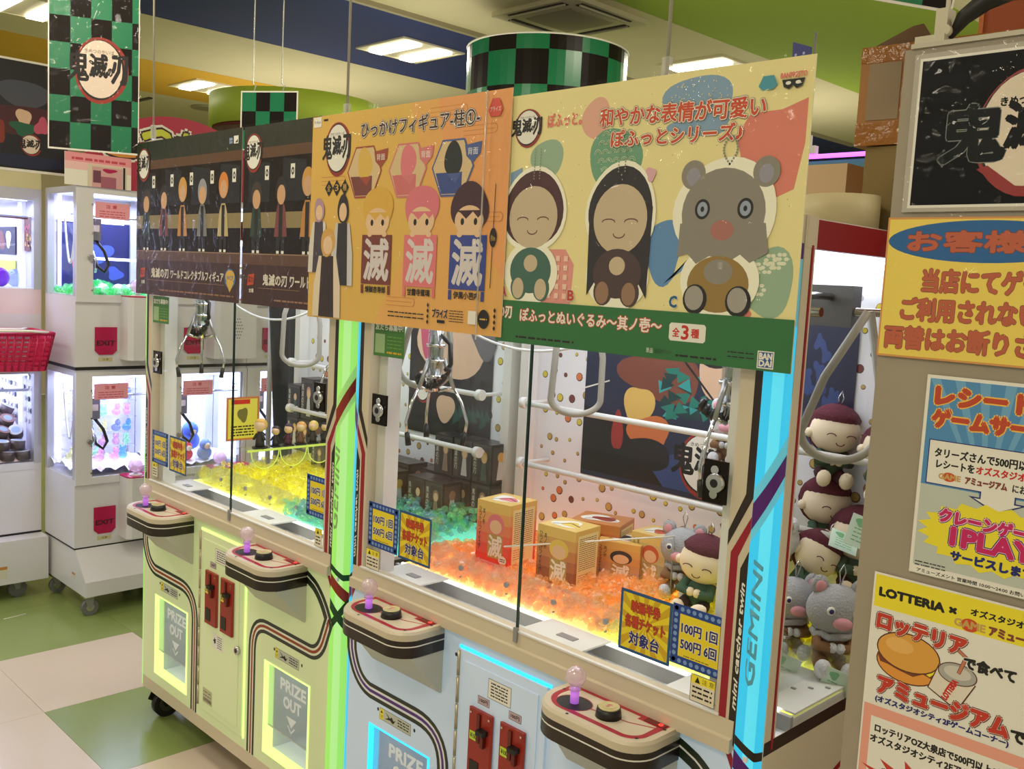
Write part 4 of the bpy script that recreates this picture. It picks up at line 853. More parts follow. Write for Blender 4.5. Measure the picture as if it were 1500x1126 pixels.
# ================================================================== LARGE POSTERS HUNG IN FRONT OF THE MACHINES
PY = -.020
def sheet(x, z, w, h, m, y=PY, name='poster'):
    P = Print(front(x, y, z), step=.00012, start=.0003); P.b.box(x, x + w, y, y + .0012, z, z + h, PWHITE); P.rect(0, 0, w, h, m); return P
def film(P, x, z, w, h, y=PY, parent=None):
    b = MB(); K = 24; J = 8; rg = random.Random(int(x * 100)); ph = rg.random() * 6
    vs = [(x - .004 + (w + .008) * i / K, y - .0052 + .0011 * sin(i * .9 + ph) * sin(j * 1.3), z - .006 + (h + .012) * j / J) for j in range(J + 1) for i in range(K + 1)]
    b.add(vs, [(j * (K + 1) + i, j * (K + 1) + i + 1, (j + 1) * (K + 1) + i + 1, (j + 1) * (K + 1) + i) for j in range(J) for i in range(K)], FILM, True); return b.build('clear_cover', parent)
# dark figure poster, two copies side by side
def dark_poster(x, w, label, y):
    WOOD = C('poster_wood', 92, 62, 42, rough=.4); P = sheet(x, 1.545, w, .52, C('poster_dark', 36, 30, 30, rough=.45, spec=.15), y=y); BRW = C('poster_brown', 60, 30, 22, rough=.4)
    P.rect(0, .455, w, .52, C('poster_green_black', 36, 38, 24)) ; P.rect(0, .425, w, .455, WOOD); P.rect(0, 0, w, .118, BRW); P.rect(0, .118, w, .150, WOOD); P.rect(0, .148, w, .151, C('poster_line', 150, 120, 90))
    P.rect(0, .225, w, .27, C('poster_straw', 140, 124, 84)); 
    for k in range(4): P.poly([(.03 + .19 * k, .30), (.15 + .19 * k, .30), (.15 + .19 * k, .41), (.03 + .19 * k, .42)], C('poster_night', 22, 22, 30))
    for k in range(7):
        if .14 + .14 * k < w: u = .142 + .138 * k - .02; P.rect(u, .362, u + .022, .402, PWHITE); P.ell(u + .011, .382, .007, .011, INK, n=12); P.ell(u + .011, .382, .003, .005, PWHITE, n=8)
    figs = [((60, 50, 44), (38, 62, 48), .35), ((34, 26, 26), (120, 60, 60), .36), ((206, 152, 70), (190, 130, 60), .38), ((150, 150, 155), (120, 120, 120), .37), ((214, 130, 50), (190, 170, 120), .385)]
    for k, (hc, cc, top) in enumerate(figs):
        u = .078 + .136 * k
        if u + .04 > w: break
        cm = mat('fcoat_%d' % k, cc, rough=.5); hm = mat('fhair_%d' % k, hc, rough=.5)
        P.poly([(u - .022, .155), (u - .004, .155), (u - .003, .25), (u - .024, .25)], INK); P.poly([(u + .004, .155), (u + .022, .155), (u + .024, .25), (u + .003, .25)], INK)
        P.poly([(u - .034, .20), (u + .034, .20), (u + .024, .275), (u + .012, .30), (u - .012, .30), (u - .024, .275)], cm); P.rect(u - .010, .19, u + .010, .295, INK)
        P.ell(u, top - .030, .030, .040, hm, n=20); P.ell(u, top - .042, .022, .028, C('fig_skin', 206, 160, 120), n=18)
        P.rect(u - .02, .152, u - .006, .160, PWHITE); P.rect(u + .006, .152, u + .02, .160, PWHITE)
    P.poly([(.035, .055), (.072, .060), (.076, .092), (.040, .088)], C('poster_orange', 190, 70, 30)); P.text('其之六', .042, .066, .028, .018, C('poster_dkr', 90, 20, 10), bold=.0006); P.text('全5種', .046, .036, .026, .012, PWHITE, bold=.0003)
    P.text('鬼滅の刃', .125, .060, .13, .032, C('poster_cream', 214, 206, 190), bold=.0012); P.text('ワールドコレクタブルフィギュア', .272, .060, min(.36, w - .28), .030, C('poster_cream'), bold=.0010) if w > .6 else P.text('ワールドコレ', .272, .060, .16, .030, C('poster_cream'), bold=.001)
    P.rect(.1, .050, w - .09, .0515, C('poster_tan', 150, 110, 80)); P.lines(.19, .012, w - .03, .028, 1, C('poster_tan'), .3)
    if w > .6:
        P.ell(w - .055, .072, .034, .030, C('badge_blue', 60, 110, 150)); P.ell(w - .055, .078, .028, .020, C('badge_gold', 214, 170, 60)); P.poly([(w - .08, .062), (w - .03, .062), (w - .055, .03)], C('badge_gold')); P.text('WCF', w - .075, .068, .04, .012, C('badge_blue'), bold=.0005)
        P.rect(w - .075, .475, w - .055, .495, C('badge_blue2', 40, 90, 150)); P.text('BAN', w - .074, .486, .018, .007, PWHITE); P.text('DAI', w - .074, .477, .018, .007, PWHITE); P.rect(w - .048, .475, w - .02, .498, PWHITE); P.poly([(w - .04, .478), (w - .024, .478), (w - .024, .488)], INK)
    logo(P, .055, .445, .044, .052)
    o = P.b.build('figure_poster'); tag(o, label, 'poster', 'dark figure posters'); film(P, x, 1.545, w, .52, y, o); return o
dark_poster(-.062, .728, 'dark brown wide poster of small figures, complete copy at the far left', PY)
dark_poster(.668, .41, 'dark brown figure poster partly covered by the orange yellow poster', PY + .006)

# orange-yellow poster
x0, z0, W, H = 1.052, 1.53, .762, .530
P = sheet(x0, z0, W, H, GOLD, y=PY - .006); OR = C('poster_peach', 232, 160, 96, rough=.45); OR2 = C('poster_peach_mid', 228, 170, 92, rough=.45)
P.poly([(.30, 0), (W, 0), (W, H), (.42, H), (.50, .3)], OR2); P.poly([(.56, .33), (W, .12), (W, H), (.52, H)], OR)
CL = C('cloud_line', 214, 140, 76, rough=.5)
for u, v, s_ in ((.55, .49, .06), (.66, .44, .05), (.10, .35, .05), (.40, .05, .05), (.70, .25, .04), (.30, .26, .04)):
    for q in range(3): P.line([(u - s_, v + q * .010), (u + s_, v + q * .010)], .002, CL); P.line([(u + s_ + .010 * cos(a), v + .010 + .010 * sin(a)) for a in [-pi / 2 + pi * i / 6 for i in range(7)]], .002, CL)
P.rect(.006, .502, .042, .528, PWHITE); P.text('FuRyu', .010, .510, .028, .009, INK_BLUE); P.rect(.052, .516, .072, .521, INK)
logo(P, .118, .443, .052, .064)
P.text('ひっかけフィギュア-柱①-', .222, .462, .44, .037, C('title_dark', 70, 30, 20), bold=.0010, out=[(C('title_dark'), .0036), (PWHITE, .0026)])
def hexa(u, v, ec, hc, bc):
    pts = [(u - .073, v), (u - .038, v + .062), (u + .038, v + .062), (u + .073, v), (u + .038, v - .066), (u - .038, v - .066)]
    P.poly(pts, ec); P.poly([(u + (a - u) * .93, v + (b_ - v) * .93) for a, b_ in pts], C('hex_sand', 214, 186, 140)); P.poly([(u - .058, v - .012), (u + .034, v - .012), (u + .034, v - .060), (u - .036, v - .060)], bc); P.blob(u + .002, v + .018, .030, .040, hc, w=.06); P.poly([(u - .02, v - .014), (u + .03, v - .014), (u + .012, v - .036)], ec)
    P.poly([(u + .040, v + .046), (u + .096, v + .052), (u + .092, v + .026), (u + .068, v + .006), (u + .046, v + .022)], ec); P.text('背面', u + .050, v + .024, .034, .016, PWHITE)
hexa(.240, .378, C('hex_red', 160, 70, 50), C('blond', 216, 176, 80), C('hex_maroon', 120, 60, 56)); hexa(.414, .375, C('hex_pink', 210, 120, 120), C('pinkhair', 220, 120, 130), C('hex_rose', 205, 110, 110)); hexa(.578, .373, C('hex_blue', 74, 92, 150), C('hair_ink', 30, 36, 36), C('hex_navy', 60, 76, 140))
for i, ch in enumerate('全3種'): u = .086 + i * .036; P.poly([(u - .018, .341), (u, .362), (u + .018, .341), (u, .320)], INK); P.text(ch, u - .008, .333, .016, .017, GOLD)
def peek(u, hc, sc, sname):
    sm = mat(sname, sc, rough=.5); hm = mat(sname + '_hair', hc, rough=.5)
    P.blob(u, .282, .062, .056, hm, w=.05); P.ell(u, .252, .048, .034, C('poster_skin', 228, 190, 150)); P.poly([(u - .05, .275), (u + .05, .275), (u + .03, .258), (u + .012, .272), (u - .01, .256), (u - .03, .270)], hm)
    for s_ in (-.022, .022): P.ell(u + s_, .250, .006, .008, INK, n=12)
    P.rect(u - .061, .098, u + .061, .220, sm); P.text('滅', u - .050, .108, .10, .102, C('calli_white', 214, 204, 204), bold=.0028)
    for s_ in (-.03, .03): P.ell(u + s_, .222, .010, .007, C('poster_skin'), n=12)
peek(.303, (218, 170, 70), (120, 56, 50), 'sign_maroon'); peek(.474, (216, 116, 128), (222, 118, 124), 'sign_pink'); peek(.643, (66, 34, 48), (56, 70, 150), 'sign_blue2')
for u, t_, sn in ((.303, '煉獄杏寿郎', 'sign_maroon'), (.474, '甘露寺蜜璃', 'sign_pink'), (.643, '伊黒小芭内', 'sign_blue2')): P.text(t_, u - .042, .077, .084, .016, INK, bold=.0005); P.rect(u - .060, .074, u - .050, .096, mat(sn)); P.rect(u + .050, .074, u + .060, .096, mat(sn))
# plain standing silhouettes at lower left
def stand(u, v0, v1, hc, cc, trim, s=1):
    hm = mat('st%d%d%d' % hc, hc, rough=.5); cm = mat('st%d%d%d' % cc, cc, rough=.5); tm = mat('st%d%d%d' % trim, trim, rough=.5); h = v1 - v0; w = .052 * s
    P.poly([(u - w, v0), (u + w, v0), (u + w * .95, v0 + h * .35), (u + w * .62, v0 + h * .68), (u - w * .62, v0 + h * .68), (u - w * .95, v0 + h * .35)], tm); P.poly([(u - w * .55, v0), (u + w * .55, v0), (u + w * .42, v0 + h * .68), (u - w * .42, v0 + h * .68)], cm)
    P.blob(u, v0 + h * .83, w * .50, h * .16, hm, w=.05); P.ell(u, v0 + h * .80, w * .34, h * .10, C('poster_skin'), n=20)
stand(.045, .12, .318, (176, 140, 160), (70, 60, 70), (214, 206, 196), .9); stand(.155, .09, .325, (40, 34, 38), (44, 40, 46), (200, 196, 196), .95); stand(.090, .004, .240, (210, 160, 80), (50, 34, 34), (222, 204, 180), 1.25)
P.line([(.722, .105), (.725, .330)], .0018, INK); P.ell(.724, .215, .011, .021, INK, n=16); P.text('約10cm', .717, .207, .014, .014, GOLD)
P.text('プライズ', .530, .030, .054, .020, C('title_dark'), bold=.0012, out=(PWHITE, .0015)); P.rect(.548, .018, .575, .025, INK); P.lines(.590, .022, .640, .052, 5, INK, .3); P.rect(.655, .022, .686, .052, PWHITE); P.ell(.706, .036, .018, .021, INK); P.lines(.694, .032, .718, .040, 1, GOLD, .4)
P.lines(.36, .020, .50, .040, 2, INK, .28); P.poly([(.690, .488), (.702, .512), (.724, .512), (.736, .488), (.728, .474), (.698, .474)], C('prize_pink', 216, 80, 70)); P.text('プライズ', .696, .484, .034, .011, PWHITE)
for u in (.513, .741): 
    for q in range(4): P.poly([(u - .004, .018 + q * .013), (u, .024 + q * .013), (u + .004, .018 + q * .013), (u, .012 + q * .013)], INK)
o = P.b.build('prize_poster'); tag(o, 'orange yellow poster with three hexagons and peeking heads above sign cards', 'poster'); film(P, x0, z0, W, H, PY - .006, o)

# pale yellow plush poster
x0, z0, W, H = 1.795, 1.522, .714, .520
P = sheet(x0, z0, W, H, C('poster_cream_yellow', 236, 222, 158, rough=.45), y=PY - .001)
rg = random.Random(5)
for k in range(70):
    fx_ = rg.random() * W; P.b.add([P.fn(fx_ + .0015 * cos(a), .1 + .40 * ((k * 37) % 70) / 70 + .0012 * sin(a), P.n) for a in (0, 2, 4)], [(0, 1, 2)], C('fleck', 150, 130, 90))
P.n += P.st
BP = C('blob_pink', 226, 170, 150, rough=.5); BB = C('blob_blue', 130, 160, 190, rough=.5); BG = C('blob_green', 110, 160, 130, rough=.5); BR = C('blob_red', 222, 128, 110, rough=.5); BS = C('blob_sage', 150, 178, 150, rough=.5); BPL = C('blob_plain_blue', 96, 140, 190, rough=.5)
P.blob(.252, .455, .036, .040, BP, w=.05); P.blob(.49, .470, .074, .042, BB, w=.08); P.blob(.500, .425, .070, .02, BB); P.blob(.305, .375, .066, .058, BG, w=.05); P.blob(.125, .385, .045, .040, BS, w=.06); P.poly([(.02, .36), (.055, .37), (.06, .30), (.02, .25)], BB)
P.poly([(.575, .40), (.60, .435), (.66, .437), (.706, .452), (.706, .38), (.692, .305), (.655, .290), (.63, .33), (.59, .35)], BR); P.blob(.435, .200, .042, .058, BPL, w=.1); P.poly([(.455, .145), (.495, .19), (.48, .165), (.44, .14)], BPL); P.poly([(.085, .09), (.21, .09), (.215, .17), (.19, .2), (.14, .2)], C('blob_arrow', 226, 150, 140)); P.blob(.655, .150, .05, .062, BS, w=.1); P.blob(.592, .092, .038, .016, BR, w=.05)
for (u, v, n_, s_, m_) in ((.655, .15, 9, .013, C('petal', 226, 226, 200)),):
    for k in range(n_):
        a0, b0 = u + rg.uniform(-.035, .03), v + rg.uniform(-.045, .045)
        for q in range(6): P.b.add([P.fn(a0 + s_ * .65 * cos(q * pi / 3) + .005 * cos(t), b0 + s_ * .65 * sin(q * pi / 3) + .0035 * sin(t), P.n) for t in [i * pi / 3 for i in range(6)]], [tuple(range(6))], m_)
        P.n += P.st
for j in range(5):
    for i in range(6):
        u, v = .262 + i * .019 + (j % 2) * .0095, .352 + j * .017
        if (u - .305) ** 2 / .05 ** 2 + (v - .385) ** 2 / .05 ** 2 < 1:
            P.flat(); [P.line([(u + r_ * cos(a), v + r_ * sin(a)) for a in [pi * q / 6 for q in range(7)]], .0014, C('wave_pale', 200, 220, 180)) for r_ in (.0085, .005)]; P.flat(False)
for k in range(60): a, r_ = rg.random() * 6.28, sqrt(rg.random()); P.b.add([P.fn(.49 + .066 * r_ * cos(a) + .0018 * cos(t), .470 + .036 * r_ * sin(a) + .0018 * sin(t), P.n) for t in (0, 2, 4)], [(0, 1, 2)], PALEY)
P.n += P.st
P.flat()
for i in range(5):
    for j in range(5): P.rect(.10 + i * .022, .10 + j * .019, .111 + i * .022, .111 + j * .019, C('arrow_pale', 240, 200, 180)) if .1 + j * .019 < .1 + (.07 if i < 1 else .1) else None
P.flat(False); logo(P, .064, .452, .036, .037)
P.text('ぽふっと。', .122, .447, .092, .027, C('pink_letter', 226, 120, 110), bold=.0008)
P.text('和やかな表情が可愛い', .262, .438, .366, .034, BRICK, bold=.0011, out=[(C('shadow_brown', 150, 128, 90), .0036), (PWHITE, .0025)], ang=-.025); P.text('ぽふっとシリーズ♪', .294, .398, .292, .030, BRICK, bold=.0011, out=[(C('shadow_brown'), .0036), (PWHITE, .0025)], ang=-.02)
WH = C('halo_white', 244, 240, 220, rough=.5); PS = C('doll_skin', 200, 180, 150, rough=.5); PH = C('doll_hair', 78, 44, 48, rough=.5); PH2 = C('doll_black', 44, 38, 42, rough=.5); LN = C('doll_line', 110, 70, 60, rough=.5)
def doll(u, fv, a, b_, hm, body, feet, long=False, cap=1.0):
    P.blob(u, fv + b_ * .18, a * 1.34, b_ * 1.36, WH, w=.03); P.ell(u, .150, .078, .066, WH)
    if long: P.poly([(u - a * 1.18, fv + .02), (u + a * 1.18, fv + .02), (u + a * 1.12, .11), (u + a * .8, .14), (u - a * .8, .14), (u - a * 1.12, .11)], hm)
    P.blob(u, fv + b_ * .20, a * 1.22, b_ * 1.2, hm, w=.03); P.ell(u, fv - b_ * .04, a, b_ * .98, PS)
    P.ell(u, .155, .060, .048, body); P.ell(u, .170, .020, .018, PS, n=16)
    for s_ in (-.032, .034): P.ell(u + s_, .119, .024, .027, body, n=18); P.ell(u + s_ - .002, .117, .017, .022, feet, n=18)
    for s_ in (-1, 1): P.line([(u + s_ * a * .42 + .016 * cos(t), fv - b_ * .12 + .006 * sin(t)) for t in [pi * q / 6 for q in range(7)]], .0022, LN)
    P.line([(u + .014 * cos(t), fv - b_ * .45 + .008 * sin(t)) for t in [pi + pi * q / 6 for q in range(7)]], .0022, LN)
doll(.094, .268, .070, .066, PH, C('doll_green', 66, 104, 92), PS); doll(.328, .262, .066, .068, PH2, C('doll_brown', 74, 56, 56), C('doll_tan', 150, 116, 90), long=True)
P.blob(.396, .342, .012, .012, C('pink_bow', 220, 170, 180), w=.2)
BGY = C('bear_grey', 140, 134, 124, rough=.6); P.blob(.560, .270, .106, .094, WH, w=.02); P.ell(.560, .150, .082, .066, WH)
for s_ in (-.072, .076): P.ell(.564 + s_, .336, .026, .026, BGY); P.ell(.564 + s_, .333, .014, .016, C('ear_blue', 150, 146, 160))
P.ell(.558, .268, .086, .078, BGY); P.poly([(.47, .25), (.646, .25), (.655, .20), (.62, .182), (.60, .196), (.57, .178), (.54, .194), (.51, .178), (.49, .196), (.468, .19)], BGY)
P.ell(.558, .143, .064, .050, C('bear_tan', 150, 120, 60)); P.ell(.558, .165, .030, .022, BGY, n=18)
for s_ in (-.042, .046): P.ell(.558 + s_, .275, .016, .018, INK, n=20); P.ell(.558 + s_, .275, .011, .013, C('eye_grey', 150, 160, 180), n=18); P.ell(.558 + s_, .275, .004, .005, INK, n=10)
P.ell(.560, .238, .024, .018, C('snout_pink', 170, 110, 100), n=20)
for s_ in (-.045, .045): P.ell(.558 + s_, .115, .026, .027, INK, n=18); P.ell(.556 + s_, .117, .020, .022, C('foot_grey', 160, 154, 146), n=18)
P.flat()
for k in range(11):
    for s_ in (-1, 1): P.ell(.566 + s_ * .014 * sin(pi * k / 11), .352 + .052 * k / 11, .0022, .0022, C('chain_grey', 140, 140, 130), n=8); P.ell(.100 + s_ * .008, .345 + .006 * k, .0018, .0018, C('chain_grey'), n=6); P.ell(.326 + s_ * .008, .35 + .006 * k, .0018, .0018, C('chain_grey'), n=6)
P.flat(False)
for t_, u in (('A', .010), ('B', .205), ('C', .458)): P.text(t_, u, .098, .016, .020, [C('let_r', 190, 60, 50), C('let_r'), C('let_b', 30, 90, 130)]['ABC'.index(t_)], bold=.0012, out=(PWHITE, .002))
P.rect(0, 0, W, .090, C('poster_green', 44, 110, 58, rough=.45)); P.text('の刃', .004, .052, .042, .024, PWHITE, bold=.001, out=(INK_RED, .0018)); P.text('ぽふっとぬいぐるみ～其ノ壱～', .072, .048, .372, .027, PWHITE, bold=.0008, out=(INK_RED, .0022))
P.poly([(.466, .037), (.538, .037), (.542, .041), (.542, .066), (.538, .070), (.466, .070), (.462, .066), (.462, .041)], PWHITE); P.text('全', .470, .045, .015, .016, INK_RED, bold=.0006); P.text('3', .490, .041, .015, .025, INK_RED, bold=.001); P.text('種', .511, .045, .017, .016, INK_RED, bold=.0006)
P.lines(.062, .008, .23, .022, 1, INK, .3); P.text('景品', .412, .010, .016, .009, PWHITE); P.text('販促用ポスター', .432, .010, .040, .009, INK); P.lines(.480, .006, .570, .018, 1, INK, .3); P.lines(.59, .016, .645, .032, 2, INK, .25)
P.rect(.650, .004, .682, .034, PWHITE); P.rect(.652, .006, .680, .032, mat('badge_blue3', (40, 80, 150))); P.text('BAN', .654, .020, .024, .010, PWHITE, bold=.0008); P.text('DAI', .654, .008, .024, .010, PWHITE, bold=.0008)
P.poly([(.612, .478), (.620, .494), (.640, .494), (.648, .478), (.640, .471), (.620, .471)], C('mark_teal', 70, 150, 170)); P.text('BANPRESTO', .653, .487, .048, .008, C('mark_pink', 220, 120, 110), bold=.0004); P.poly([(.656, .484), (.698, .484), (.694, .472), (.684, .468), (.677, .474), (.670, .468), (.660, .472)], INK); P.ell(.668, .478, .005, .003, PWHITE, n=10); P.ell(.686, .478, .005, .003, PWHITE, n=10)
o = P.b.build('plush_poster'); tag(o, 'large pale yellow poster of three plush toys with green bottom strip', 'poster'); film(P, x0, z0, W, H, PY - .001, o)
# hanging cords with clips
CORD = C('cord_grey', 170, 165, 150, rough=.6); CLIP = glassmat('clip_clear', (.9, .9, .88), .6, .1, .05, haze=.4, hazecol=(.9, .9, .86))
def cord(x, y, z, label, clip=True, dx=0):
    t = thing('poster_hanger', label, 'cord', (x, y, z), 'cords the posters hang from'); b = MB(); b.tube([(0, 0, 0), (dx * .3, 0, .6), (dx, 0, CEIL - z)], .0035, CORD, n=6); b.build('cord', t)
    b = MB(); b.box(-.008, .008, -.006, .006, -.012, .035, CLIP); b.build('clip', t)
cord(.045, -.012, 2.085, 'left grey cord above the dark figure poster, with clear clip', dx=-.03); cord(1.19, -.014, 2.05, 'grey cord above the orange yellow poster'); cord(2.205, -.014, 2.04, 'grey cord above the pale yellow plush poster')
b = MB(); b.tube([(1.74, -.033, 1.52), (1.742, -.033, 2.06)], .002, CLIP); tag(b.build('clear_strap'), 'clear strap down the right edge of the orange poster', 'strap')

# checkered banner hanging at upper left
t = thing('hanging_banner', 'tall green and black checkered banner with round emblem, hung at upper left', 'banner', (-.209, -.268, 2.025), rz=math.atan2(.8898, .4563))
b = MB(); b.box(0, .290, -.001, .001, 0, .60, PWHITE); b.build('sheet', t)
P = Print(front(0, -.001, 0)); checks(P, .004, .006, .287, .60, .0655, .088, ph=1); logo(P, .163, .280, .078, .104, circ=C('logo_cream', 226, 206, 190)); P.b.build('banner_print', t)
b = MB(); b.add([(-.006, -.004, -.006), (.295, -.004, -.006), (.295, -.004, .606), (-.006, -.004, .606)], [(0, 1, 2, 3)], glassmat('banner_film', (.985, .985, .985), .35, .05, .003, bump=9)); b.build('clear_cover', t)
b = MB(); b.tube([(.14, 0, .6), (.14, 0, CEIL - 2.025)], .003, CORD, n=6); b.build('cord', t)
# small checkered card in front of the lime canopy
t = thing('checkered_card', 'small green and black checkered card hanging before the lime canopy', 'card', (.295, .70, 1.96)); u0 = .0
t.location = (-.30, 1.10, 2.13)
b = MB(); b.box(0, .26, 0, .002, 0, .24, PWHITE); b.build('sheet', t); P = Print(front(0, 0, 0)); checks(P, .006, .004, .254, .234, .064, .0768, ph=0); P.ell(.13, .02, .05, .03, LOGORED); P.ell(.13, .015, .042, .02, PWHITE); P.b.build('print', t)
for x in (.06, .19): b = MB(); b.tube([(x, 0, .24), (x + .008, 0, .262), (x - .006, 0, .27), (x, 0, CEIL - 2.13)], .003, CLIP, n=5); b.build('clip', t)
from_y = None
t.location = (-.422, .569, 2.381 - .24); t.rotation_euler = (0, 0, .54)

# ================================================================== RIGHT: GREY PANEL WITH NOTICES
PANELG = C('panel_grey', 158, 146, 128, rough=.55, var=.03, vscale=6)
b = MB(); b.box(2.645, 3.7, 0, .05, 0, 2.033, PANELG); pn = b.build('wall_right', kind='structure')
b = MB(); b.box(2.655, 3.7, -.004, .054, 2.033, 2.040, C('panel_edge', 190, 182, 165, rough=.4)); b.build('edge_trim', pn)
def notice(x, z, w, h, m, y=-.0045):
    P = Print(front(x, y, z), step=.00008, start=.0002); P.b.box(x, x + w, y, y + .0012, z, z + h, PWHITE); P.rect(0, 0, w, h, m); return P
def coverfilm(o, x, z, w, h, y, bump=20):
    b = MB(); b.add([(x - .006, y - .004, z - .006), (x + w + .006, y - .004, z - .006), (x + w + .006, y - .004, z + h + .006), (x - .006, y - .004, z + h + .006)], [(0, 1, 2, 3)], FILM); b.build('clear_cover', o)
# black emblem sheet
P = notice(2.664, 1.788, .31, .235, C('sheet_edge_grey', 180, 172, 160)); P.rect(.008, .006, .302, .228, PWHITE); P.rect(.012, .010, .298, .224, C('sheet_black', 16, 15, 18, rough=.35, spec=.12))
P.blob(.170, .110, .072, .090, C('emblem_red', 150, 44, 40, rough=.3), w=.02); P.blob(.168, .112, .067, .083, INK, w=.01); P.ell(.168, .114, .064, .080, C('emblem_cream', 226, 210, 190))
EK = C('emblem_ink', 22, 24, 26, rough=.4, spec=.15); EG = C('emblem_outline', 120, 124, 120)
P.text('鬼', .050, .072, .090, .080, EK, bold=.0035, out=(EG, .0045)); P.text('滅', .140, .088, .060, .064, EK, bold=.0030); P.text('の', .205, .095, .018, .022, EK, bold=.002); P.text('刃', .222, .075, .055, .075, EK, bold=.004, out=(EG, .0045)); P.text('きめつのやいば', .130, .148, .088, .012, EK, bold=.0006)
P.poly([(.105, .06), (.16, .02), (.22, .03), (.16, .035), (.12, .065)], C('emblem_red'))
o = P.b.build('emblem_sheet'); tag(o, 'black sheet with white disc emblem and white border at upper right', 'poster'); coverfilm(o, 2.664, 1.788, .31, .235, -.0045)
# yellow customer notice
NR = C('notice_red', 190, 92, 60, rough=.45)
P = notice(2.645, 1.566, .300, .214, C('notice_orange_edge', 216, 150, 80)); P.rect(.003, .003, .297, .211, C('notice_yellow2', 240, 212, 92, rough=.35)); P.ell(.145, .178, .142, .031, C('notice_blue', 30, 96, 158, rough=.35), n=40)
P.text('お客様へ', .034, .163, .225, .030, NR, bold=.0018, out=(C('notice_dark_red', 110, 50, 40), .0026)); P.text('当店にてゲームを', .062, .102, .225, .034, NR, bold=.0018, out=(C('notice_dark_red'), .0024)); P.text('ご利用されない方の', .033, .058, .252, .034, NR, bold=.0018, out=(C('notice_dark_red'), .0024)); P.text('両替はお断りさせて', .011, .014, .278, .034, NR, bold=.0018, out=(C('notice_dark_red'), .0024))
o = P.b.build('customer_notice'); tag(o, 'yellow customer notice with blue oval heading on the grey panel', 'notice'); coverfilm(o, 2.645, 1.566, .300, .214, -.0045)
# blue receipt service poster
P = notice(2.728, 1.237, .215, .307, PWHITE); P.rect(.005, .028, .210, .302, C('receipt_blue', 80, 140, 190, rough=.35)); P.rect(.005, .014, .210, .14, C('receipt_pale', 190, 196, 186)); 
for k in range(6): P.b.add([P.fn(*q, P.n) for q in ((.10, .12), (.005 + k * .036, .302), (.020 + k * .036, .302))], [(0, 1, 2)], C('receipt_ray', 110, 164, 204))
P.n += P.st
RR = C('receipt_red', 190, 70, 40, rough=.4); P.text('レシートで', .016, .264, .175, .026, RR, bold=.0028, out=(C('receipt_orange', 240, 190, 80), .0045)); P.text('ゲームサービス', .014, .230, .19, .026, RR, bold=.0028, out=(C('receipt_orange'), .0045))
P.rect(.012, .142, .210, .210, INK_BLUE); P.rect(.0135, .1435, .210, .2085, PWHITE); P.text('タリーズさんで500円以上お買上', .022, .184, .18, .014, INK, bold=.0006); P.text('レシートを', .026, .168, .055, .012, INK, bold=.0006); P.text('オズスタジオシティ', .084, .168, .10, .012, INK_RED, bold=.0006)
P.ell(.046, .156, .010, .007, BRICK, n=16); P.text('GAME', .031, .152, .032, .008, C('game_gold', 200, 160, 90), bold=.0006); P.text('アミュージアム', .070, .151, .058, .010, C('game_brown', 130, 60, 50), bold=.0008); P.text('にお持ち下さい', .136, .150, .068, .012, INK, bold=.0004)
P.poly([(.088, .142), (.104, .142), (.104, .136), (.088, .142)], INK_BLUE); P.poly([(.092, .143), (.142, .143), (.142, .134), (.158, .134), (.117, .114), (.076, .134), (.092, .134)], INK_BLUE); P.poly([(.094, .144), (.140, .144), (.140, .132), (.150, .132), (.117, .117), (.084, .132), (.094, .132)], PWHITE)
P.star(.12, .074, .115, .052, 20, YEL, .86); MG = C('play_magenta', 200, 30, 100, rough=.4)
P.text('クレーンゲーム', .038, .088, .145, .020, MG, bold=.0016, out=[(INK_BLUE, .0040), (C('play_pink', 240, 190, 215), .0028)], ang=-.04); P.text('1PLAY', .058, .056, .115, .026, MG, bold=.0024, out=[(INK_BLUE, .0045), (C('play_pink'), .003)], ang=-.02); P.text('サービスします!', .060, .033, .12, .014, INK_BLUE, bold=.0012, ang=-.02)
P.lines(.008, .012, .055, .022, 2, INK, .3); P.rect(.003, .001, .212, .0125, PWHITE); P.text('アミューズメント 営業時間 10:00～24:00 お問い合わせTEL', .012, .003, .19, .006, INK, bold=.0002)
P.b.build('receipt_poster'); tag(bpy.data.objects['receipt_poster'], 'blue and white receipt campaign poster with yellow burst', 'poster')
# burger poster
P = notice(2.675, .79, .30, .433, PWHITE); P.rect(.003, .378, .297, .430, YEL); P.text('LOTTERIA ×', .011, .397, .118, .013, INK, bold=.0014); P.text('オズスタジオシティ', .150, .404, .11, .011, INK, bold=.0006); P.ell(.150, .388, .013, .010, BRICK, n=18); P.text('GAME', .128, .383, .044, .011, C('game_gold'), bold=.0008); P.text('アミュージアム', .178, .382, .085, .013, C('game_brown'), bold=.0012)
BUN = C('bun', 222, 160, 70, rough=.4); LNB = C('burger_line', 90, 40, 24)
P.ell(.064, .298, .049, .030, LNB); P.ell(.064, .298, .047, .028, C('bun_dark', 226, 150, 60)); P.poly([(.016, .305), (.112, .300), (.105, .288), (.09, .292), (.075, .283), (.05, .287), (.035, .291), (.022, .292)], C('patty', 120, 60, 36)); P.poly([(.018, .308), (.112, .304), (.100, .291), (.085, .298), (.07, .289), (.05, .293), (.035, .298)], YEL); P.ell(.064, .318, .050, .031, LNB); P.ell(.064, .318, .048, .029, BUN); P.ell(.05, .326, .022, .012, C('bun_hi', 232, 178, 96))
